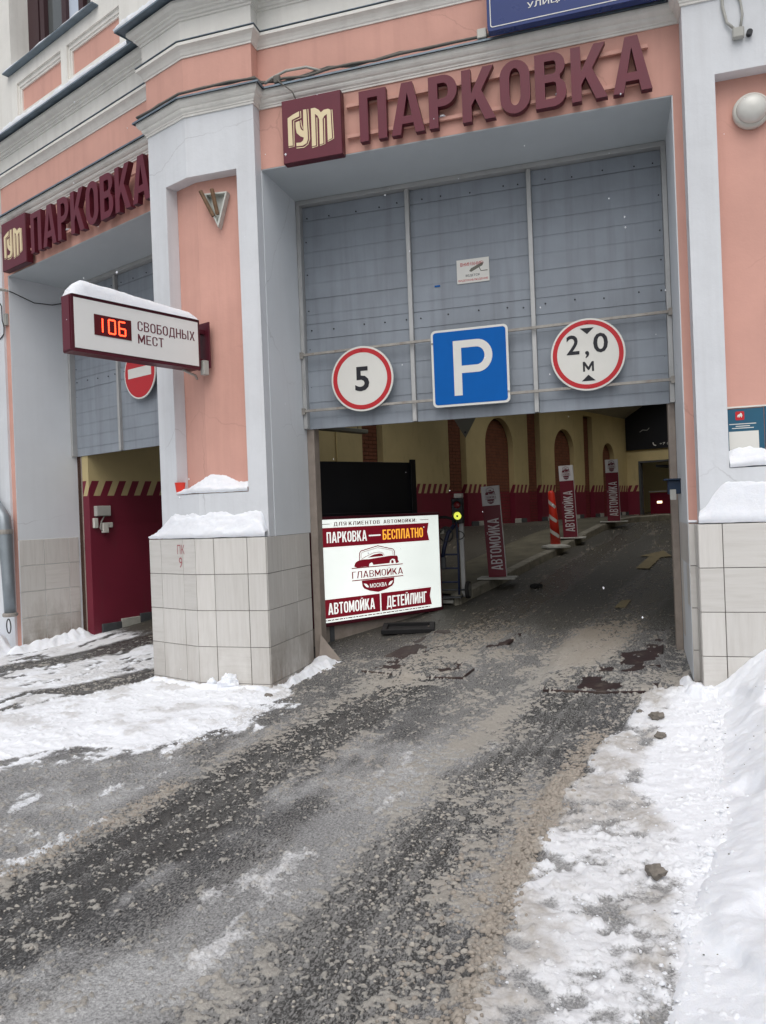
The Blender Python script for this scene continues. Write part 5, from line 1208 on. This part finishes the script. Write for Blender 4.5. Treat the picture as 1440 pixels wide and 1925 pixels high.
Zg = np.where((np.abs(X_) > 8.9) & (np.abs(X_) > 29), 0 * Zg + np.where(t_ > .5, 0, 0), Zg)
MATS_XY = [[(-2.46, 6.98), (-1.75, 6.74), (-1.36, 6.70), (-1.0, 8.1), (-1.95, 8.35)], [(-.63, 6.36), (-.15, 6.29), (.25, 6.30), (.42, 8.05), (-.45, 8.15)]]
onmat = np.maximum(*[np.where(Y_ > f_ + .25 * (X_ < -1), sstep(-.10, .0, inside(p)), sstep(-.005, .01, inside(p))) for p, f_ in zip(MATS_XY, (6.70, 6.44))])
bare = sstep(.39, .44, .6 * n_mid + .4 * n_big + .16 * np.minimum(pad, 1) * 1.0 - .04)
Zg += onmat * (-.012 + .043 * bare)
speck = np.where(onmat > .5, np.maximum(speck, .62), speck)
nx_, ny_ = len(xs), len(ys)
me = bpy.data.meshes.new('ground'); me.vertices.add(nx_ * ny_)
me.vertices.foreach_set('co', np.stack([X_, Y_, Zg], 1).astype(np.float32).ravel())
i0 = (np.arange(ny_ - 1)[:, None] * nx_ + np.arange(nx_ - 1)[None, :]).ravel()
quads = np.stack([i0, i0 + 1, i0 + 1 + nx_, i0 + nx_], 1).astype(np.int32); nq = len(quads)
me.loops.add(nq * 4); me.loops.foreach_set('vertex_index', quads.ravel())
me.polygons.add(nq); me.polygons.foreach_set('loop_start', np.arange(0, nq * 4, 4, dtype=np.int32))
me.update(calc_edges=True); me.shade_smooth()
ca = me.color_attributes.new('cover', 'FLOAT_COLOR', 'POINT'); ca.data.foreach_set('color', np.stack([slf, np.clip(snow, 0, 1), np.clip(ice, 0, 1), wetm], 1).astype(np.float32).ravel())
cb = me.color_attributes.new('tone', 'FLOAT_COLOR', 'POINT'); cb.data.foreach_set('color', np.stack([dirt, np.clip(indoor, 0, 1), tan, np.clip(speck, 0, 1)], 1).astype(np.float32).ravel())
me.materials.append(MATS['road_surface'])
gr = link('ground', me); gr['kind'] = 'structure'; gr['label'] = 'slushy asphalt driveway and ramp floor'
def ground_z(x, y):
    i = int(np.clip(np.searchsorted(xs, x), 1, nx_ - 1)); j = int(np.clip(np.searchsorted(ys, y), 1, ny_ - 1))
    return float(Zg.reshape(ny_, nx_)[j, i])

# rubber mats at the threshold
sheet('rubber_mat', [(-2.46, 6.98), (-1.75, 6.74), (-1.36, 6.70), (-1.0, 8.1), (-1.95, 8.35)], 'mat', 'dark rubber mat smeared with brown slush before the billboard', 'mat', h=.030, thick=.03, bevel=.004)
sheet('rubber_mat', [(-.63, 6.36), (-.15, 6.29), (.25, 6.30), (.42, 8.05), (-.45, 8.15)], 'mat', 'dark rubber mat smeared with brown slush near the right jamb', 'mat', h=.030, thick=.03, bevel=.004)

# ================================================================== SNOW
def heightfield(x0, x1, nx, y0, y1, ny, fn, name, mat, label, keep=None, frame=FR):
    gx, gy = np.meshgrid(np.linspace(x0, x1, nx), np.linspace(y0, y1, ny)); x, y = gx.ravel(), gy.ravel(); z, ok = fn(x, y)
    idx = (np.arange(ny - 1)[:, None] * nx + np.arange(nx - 1)[None, :]).ravel(); q = np.stack([idx, idx + 1, idx + 1 + nx, idx + nx], 1)
    q = q[ok[q].any(1)]
    me = bpy.data.meshes.new(name); me.from_pydata(np.stack([x, y, z], 1).tolist(), [], q.tolist())
    bm = bmesh.new(); bm.from_mesh(me); bmesh.ops.delete(bm, geom=[v for v in bm.verts if not v.link_faces], context='VERTS'); bm.to_mesh(me); bm.free()
    me.shade_smooth(); me.materials.append(MATS[mat]); o = link(name, me); o.matrix_world = frame; o['kind'] = 'stuff'; o['label'] = label; o['category'] = 'snow'
    return o
ER = [(-.2, 1.0), (-.03, 2.1), (.04, 2.48), (.1, 2.69), (.21, 3.25), (.37, 4.01), (.54, 5.19), (.60, 5.9), (.605, 6.33)]
def bank(x, y):
    e = side_of(ER, x, y) + .09 * (fbm(x, y, 1.8, 3, 5) - .5) + .035 * (fbm(x, y, 11, 3, 6) - .5)
    far_ = sstep(2.6, 6.3, y)
    h = (.022 + .03 * fbm(x, y, 2.5, 2, 3)) * sstep(0, .06, e) + (.02 + .12 * far_) * sstep(.03, .30 + .3 * fbm(x, y, 1.7, 2, 8), e) + (.05 + .22 * far_) * sstep(.05, .9, e) + .05 * sstep(.8, 2.0, e)
    h += (.045 * (fbm(x, y, 3.2, 3, 12) - .5) + .020 * (fbm(x, y, 12, 3, 13) - .5) + .010 * (fbm(x, y, 40, 2, 14) - .5)) * sstep(0, .15, e)
    for fx_, fy_, fr in ((.75, 3.6, .13), (.62, 4.4, .12), (1.0, 4.9, .13), (.50, 3.1, .12), (.95, 5.6, .12)): h -= .045 * np.exp(-(((x - fx_) / (fr * .6)) ** 2 + ((y - fy_) / fr) ** 2) ** 2)
    st_ = fbm(x, y, 1.1, 3, 19); h += .035 * sstep(.50, .55, st_) * sstep(.02, .25, e)
    t = (x - BX) * nL[0] + (y - BY) * nL[1]
    base = np.minimum(np.maximum(0, .118 * (t - .5)), 1.19)
    return base + h + .004, e > -.01
heightfield(-.3, 4.2, 300, 1.2, 6.33, 340, bank, 'snow_bank', 'snow', 'thick white snow bank along the right wall')
def heap(poly, amp, seed, edge=.16, rough=.5, lift=0.):
    def fn(x, y):
        d = inside(poly, x, y) + .10 * (fbm(x, y, 6, 3, seed) - .5) + .05 * (fbm(x, y, 18, 2, seed + 4) - .5)
        t = (x - BX) * nL[0] + (y - BY) * nL[1]; base = np.minimum(np.maximum(0, .118 * (t - .5)), 1.19)
        z = base + lift + amp * sstep(0, edge, d) * (1 - rough + 2 * rough * (.65 * fbm(x, y, 3.5, 3, seed + 7) + .35 * fbm(x, y, 16, 3, seed + 9)))
        return z, d > -.005
    return fn
def heap_obj(poly, amp, seed, label, edge=.16, rough=.5, res=.016, mat='snow'):
    a = np.array(poly); lo = a.min(0) - .1; hi = a.max(0) + .1
    return heightfield(lo[0], hi[0], int((hi[0] - lo[0]) / res), lo[1], hi[1], int((hi[1] - lo[1]) / res), heap(poly, amp, seed, edge, rough), 'snow_heap', mat, label)
heap_obj([lw(.78, .0), lw(.72, -.16), lw(.40, -.17), (-3.86, 6.18), (-3.55, 6.20), (-3.10, 6.16), (-3.02, 6.27), (-3.05, 6.40), (-3.79, 6.41)], .075, 3, 'low snow heap along the foot of the tiled corner pier', .12, .8)
heap_obj([lw(3.97, .15), lw(3.95, -.05), lw(3.70, .0), lw(3.62, .5), lw(3.55, 1.05), lw(3.70, 1.2), lw(3.97, 1.12)], .20, 8, 'snow drift against the tiled left jamb', .30, .5)
heap_obj([lw(3.98, .24), lw(3.80, .12), lw(3.74, -.25), lw(3.9, -.55), lw(5.3, -.6), lw(5.3, .24)], .30, 14, 'snow pile under the downpipe', .30, .4)
heap_obj([(-3.05, 6.42), (-2.93, 6.50), (-2.86, 6.9), (-2.72, 7.2), (-2.80, 7.42), (-3.06, 7.42)], .07, 21, 'crumbling dirty snow along the right side of corner pier', .10, .9, .012, 'snow_dirty')
heap_obj([(.38, 6.15), (.62, 6.05), (.64, 6.34), (.54, 6.62), (.43, 6.75)], .09, 27, 'broken snow at the foot of the right jamb', .10, .8, .012)
def mound(fn, nu, nv, label, mat='snow', name='snow_cap'):
    """fn(u, v) -> point; u along, v across, a closed blanket lying on a ledge"""
    vs = [fn(i / (nu - 1), j / (nv - 1)) for i in range(nu) for j in range(nv)]
    fs = [(i * nv + j, (i + 1) * nv + j, (i + 1) * nv + j + 1, i * nv + j + 1) for i in range(nu - 1) for j in range(nv - 1)]
    me = bpy.data.meshes.new(name); me.from_pydata(vs, [], fs); bm = bmesh.new(); bm.from_mesh(me); bmesh.ops.recalc_face_normals(bm, faces=bm.faces); bm.to_mesh(me); bm.free()
    me.shade_smooth(); me.materials.append(MATS[mat]); o = link(name, me); o['kind'] = 'stuff'; o['label'] = label; o['category'] = 'snow'; return o
def n1(a, b_, f, seed): return float(fbm(np.array([a]), np.array([b_]), f, 3, seed)[0]) - .5
def path_pt(path, u):
    L_ = [math.hypot(b_[0] - a[0], b_[1] - a[1]) for a, b_ in zip(path[:-1], path[1:])]; tot = sum(L_); d = u * tot
    for (a, b_), l in zip(zip(path[:-1], path[1:]), L_):
        if d <= l + 1e-9: return (a[0] + (b_[0] - a[0]) * d / l, a[1] + (b_[1] - a[1]) * d / l), u * tot
        d -= l
    return path[-1], tot
def ledge(front, back, z0, hfun, label, seed, nu=70, nv=18, over=.012):
    def fn(u, v):
        (fx_, fy_), s = path_pt(front, u); (bx_, by_), _ = path_pt(back, u)
        w = max(0., (v - .12) / .88); h = hfun(u)
        bulge = -over * math.sin(min(1, v / .3) * math.pi) if v < .3 else 0
        prof = (1 - (1 - w) ** 2.1) * .62 + .38 * w if v > .12 else 0
        z = z0 + .006 + (v / .12) * .035 * min(1, h / .1) if v <= .12 else z0 + .041 * min(1, h / .1) + (h - .041 * min(1, h / .1)) * prof
        k = w + bulge / max(.02, math.hypot(bx_ - fx_, by_ - fy_))
        nz = (n1(s * 1.0, v * .6, 7, seed) * .06 + n1(s, v * .5, 22, seed + 1) * .03 + n1(s, v, 50, seed + 3) * .012) * min(1, h / .12)
        k2 = n1(s, v, 16, seed + 2) * .05
        return (fx_ + (bx_ - fx_) * (k + k2 * (1 - w)), fy_ + (by_ - fy_) * (k + k2 * (1 - w)), z + (nz if v > .08 else nz * .2))
    return mound(fn, nu, nv, label)
ends = lambda u, a, b_: min(1, u / a, (1 - u) / b_) if 0 < u < 1 else .05
ledge([lw(.715, .0), (BX, BY), (-3.072, BY)], [lw(.585, .082), (-3.787, 6.475), (-3.085, 6.475)], TZ, lambda u: .235 * max(.12, ends(u, .16, .035)) ** .6, 'deep snow lying on the tiled ledge of corner pier', 3)
ledge([lw(.335, .075), (bend[0], 6.465), (-3.265, 6.465)], [lw(.335, .205), (bcore[0], 6.60), (-3.265, 6.60)], 1.838, lambda u: .07 + .10 * math.sin(min(1, u * 1.25) * 2.6) ** 2, 'snow lying on the sill of the pier niche', 7)
ledge([(.60, 6.335), (1.2, 6.335), (3.2, 6.335)], [(.615, 6.385), (1.2, 6.385), (3.2, 6.385)], TZ, lambda u: .10 + .22 * sstep(0, .075, u) ** .8 + .05 * sstep(.1, .4, u), 'deep snow lying on the tiled ledge of right pilaster', 11, 110)
ledge([(.838, 6.375), (3.2, 6.375)], [(.838, 6.50), (3.2, 6.50)], 1.836, lambda u: .125 + .03 * math.sin(u * 30), 'snow lying on the niche sill under the blue plaque', 15, 90)
ledge([(.545, 6.585), (.61, 6.585)], [(.545, 6.61), (.61, 6.61)], TZ, lambda u: .03, 'thin snow on the narrow tile ledge by right jamb', 17, 8, 8)
# snow on the counting sign
def cap(u, v):
    x = -1.195 + 1.28 * u; w = v * 2 - 1; e = min(1, (u / .10)) ** .5 if u > 0 else 0; e2 = min(1, (1 - u) / .06) ** .5 if u < 1 else 0
    h = (.155 - .085 * u) * max(0, 1 - abs(w) ** 2.6) * e * e2
    p = FC @ Vector((x, .074 + .086 * w, 3.470 + h + (n1(x, w * .3, 8, 3) * .02 + n1(x, w * .3, 24, 5) * .006) * (h > .01)))
    return tuple(p)
mound(cap, 70, 16, 'rounded snow cap on the projecting number sign')
# snow on the cornice flashings of the left front and on the pipe elbow
ledge([lw(4.05, .085), lw(.90, .085)], [lw(4.05, .32), lw(.90, .32)], 6.462, lambda u: .13 + .06 * n1(u * 6, 0, 1, 4), 'snow strip on the upper cornice of the no-entry front', 31, 60, 10)
ledge([lw(.82, -.115), (-3.76, 6.275)], [lw(.86, .30), (-3.74, 6.6)], 6.464, lambda u: .10 * ends(u, .2, .3) + .03, 'snow on the projecting cornice corner of the pier', 35, 40, 10)
ledge([lw(3.9, T0 - .07), lw(1.85, T0 - .07)], [lw(3.9, T0 + .1), lw(1.85, T0 + .1)], 7.398, lambda u: .03 + .015 * math.sin(u * 17), 'thin snow on the upper window sill', 37, 40, 8)
def pcap(u, v):
    w = v * 2 - 1; a = -4.36 + .27 * u; zc = 1.99 - .19 * u; h = .10 * max(0, 1 - abs(w) ** 2) * math.sin(math.pi * min(1, max(0, .12 + .8 * u)))
    return tuple(FL @ Vector((a, -.01 + .09 * w, zc + .02 + h)))
mound(pcap, 16, 12, 'snow tuft on the downpipe elbow')
# clods of frozen dirt
def clod(x, y, r, seed, label, group=None, mat='clod', flat=.7):
    rr = random.Random(seed); bm = bmesh.new(); bmesh.ops.create_icosphere(bm, subdivisions=3, radius=r)
    for v in bm.verts:
        d = v.co.normalized(); k = 1 + .9 * n1(d.x * 1.3 + seed, d.y * 1.3 + d.z * 1.7, 1.6, seed) + .35 * n1(d.x * 4 + seed, d.y * 4 + d.z * 3, 2, seed + 2)
        v.co = Vector((v.co.x * k * rr.uniform(.98, 1.02) * 1.15, v.co.y * k, v.co.z * k * flat))
    me = bpy.data.meshes.new('dirt_clod'); bm.to_mesh(me); bm.free(); me.materials.append(MATS[mat])
    o = link('dirt_clod', me); o.location = (x, y, ground_z(x, y) + r * flat * .45); o['label'] = label; o['category'] = 'clod'
    if group: o['group'] = group
clod(.10, 3.36, .036, 3, 'large grey frozen dirt clod beside the snow bank', flat=.85)
clod(.22, 5.67, .042, 5, 'dark frozen dirt clod near the foot of right jamb')
clod(.225, 5.36, .032, 9, 'small dark dirt clod on snow by the right jamb')
clod(.105, 5.80, .022, 10, 'flat brown crumb lying toward the right rubber mat', flat=.5)
clod(-1.07, 10.46, .07, 12, 'black mud lump on the ramp beside the island kerb', mat='tyre', flat=.6)
clod(-3.47, 6.345, .085, 41, 'white snow clump sticking to the lower tiles of corner pier', mat='snow', flat=1.0)
clod(-3.66, 6.355, .04, 45, 'small snow blob stuck beside the clump on pier tiles', mat='snow', flat=1.3)
clod(-2.98, 6.14, .035, 14, 'brown snow crumb before the corner pier edge')
def bank_z(x, y): return max(ground_z(x, y), float(bank(np.array([x]), np.array([y]))[0][0]) if x > float(np.interp(y, [p[1] for p in ER], [p[0] for p in ER])) + .02 else -9)
def lumps(path, n, spread, r0, r1, seed, mat, name, label):
    rr = random.Random(seed); mb = MB(); P = np.array(path)
    for k in range(n):
        y = rr.uniform(P[0][1], P[-1][1]); x = float(np.interp(y, P[:, 1], P[:, 0])) + rr.gauss(0, spread); r = rr.uniform(r0, r1) * (1 if rr.random() > .15 else 1.5)
        z = (bank_z if x > -.1 else ground_z)(x, y); st_ = rr.uniform(0, 6.28); sx, sy = rr.uniform(.7, 1.5), rr.uniform(.6, 1.1)
        ring = []
        for q, (rad, hz) in enumerate(((1., -.2), (.92, .35), (.5, .75))):
            for i in range(6):
                a = st_ + i * 1.047 + q * .4; jj = rr.uniform(.75, 1.2)
                ring.append((x + math.cos(a) * r * rad * jj * sx, y + math.sin(a) * r * rad * jj * sy, z + hz * r * rr.uniform(.7, 1.1)))
        ring.append((x, y, z + r * .8)); fs = [(q * 6 + i, q * 6 + (i + 1) % 6, q * 6 + 6 + (i + 1) % 6, q * 6 + 6 + i) for q in range(2) for i in range(6)] + [(12 + i, 12 + (i + 1) % 6, 18) for i in range(6)]
        mb.add(ring, fs)
    o = link(name, mb.mesh(name, mat, smooth=True)); o['kind'] = 'stuff'; o['label'] = label; o['category'] = 'slush'
paint('slush_tan', (.36, .32, .275), .6, var=.25, scale=20, bump=.6, bscale=120)
paint('slush_grey', (.44, .41, .365), .6, var=.25, scale=20, bump=.6, bscale=120)
lumps(RR[:-1], 1500, .038, .005, .013, 4, 'slush_tan', 'slush_ridge', 'ridge of tan slush crumbs beside the right wheel track')
lumps(RA, 500, .05, .004, .010, 5, 'slush_tan', 'slush_ridge', 'ridge of tan slush crumbs beside the left wheel track')
lumps([(-.95, 1.9), (-.86, 3.5), (-.75, 4.8)], 700, .22, .004, .009, 6, 'slush_grey', 'slush_crumbs', 'grey slush crumbs scattered in the right wheel track')
lumps([(-2.35, 2.2), (-2.25, 4.2), (-2.0, 6.2)], 500, .25, .004, .008, 8, 'slush_grey', 'slush_crumbs', 'grey slush crumbs scattered in the left wheel track')
lumps([(-.75, 2.0), (-.70, 2.7), (-.66, 3.6)], 120, .06, .006, .012, 12, 'slush_tan', 'slush_crumbs', 'tan slush crumbs squeezed out between the wheel tracks')
lumps([(-.03, 2.1), (.10, 2.69), (.23, 3.25), (.39, 4.01), (.55, 5.19), (.60, 5.9)], 420, .04, .003, .009, 31, 'snow', 'snow_crumbs', 'white snow crumbs along the edge of the right bank')
lumps([(-.30, 2.2), (-.10, 3.4), (.10, 4.7), (.22, 5.9)], 260, .12, .003, .006, 32, 'snow_dirty', 'snow_crumbs', 'dirty snow crumbs on the trodden strip beside the bank')
lumps([(-3.45, 4.56), (-3.05, 4.82), (-2.88, 5.3), (-2.88, 6.2)], 350, .06, .003, .008, 33, 'snow', 'snow_crumbs', 'white snow crumbs along the edge of the left snow patch')
lumps([(.45, 2.4), (.60, 4.0), (.85, 6.0)], 45, .22, .002, .005, 34, 'clod', 'grit', 'dark grit specks on the right snow bank')
# falling flakes
rr = random.Random(21); mb = MB()
for k in range(55):
    d = rr.uniform(2.5, 7.0); x = rr.uniform(-.42, .5) * d; z = 1.6 + rr.uniform(-.25, .55) * d; r = rr.uniform(.0025, .0045)
    c, s = math.cos(YAW), math.sin(YAW); p = (x * c - d * s, x * s + d * c, z)
    mb.add([(p[0] + r, p[1], p[2]), (p[0] - r, p[1], p[2] + r * .3), (p[0], p[1] + r, p[2]), (p[0], p[1] - r, p[2] - r * .4), (p[0] + r * .2, p[1], p[2] + r * 1.5), (p[0], p[1], p[2] - r * 1.3)], [(0, 2, 4), (2, 1, 4), (1, 3, 4), (3, 0, 4), (2, 0, 5), (1, 2, 5), (3, 1, 5), (0, 3, 5)])
o = link('falling_snow', mb.mesh('falling_snow', 'snow')); o['kind'] = 'stuff'; o['label'] = 'sparse snowflakes drifting in the air'; o['category'] = 'snow'
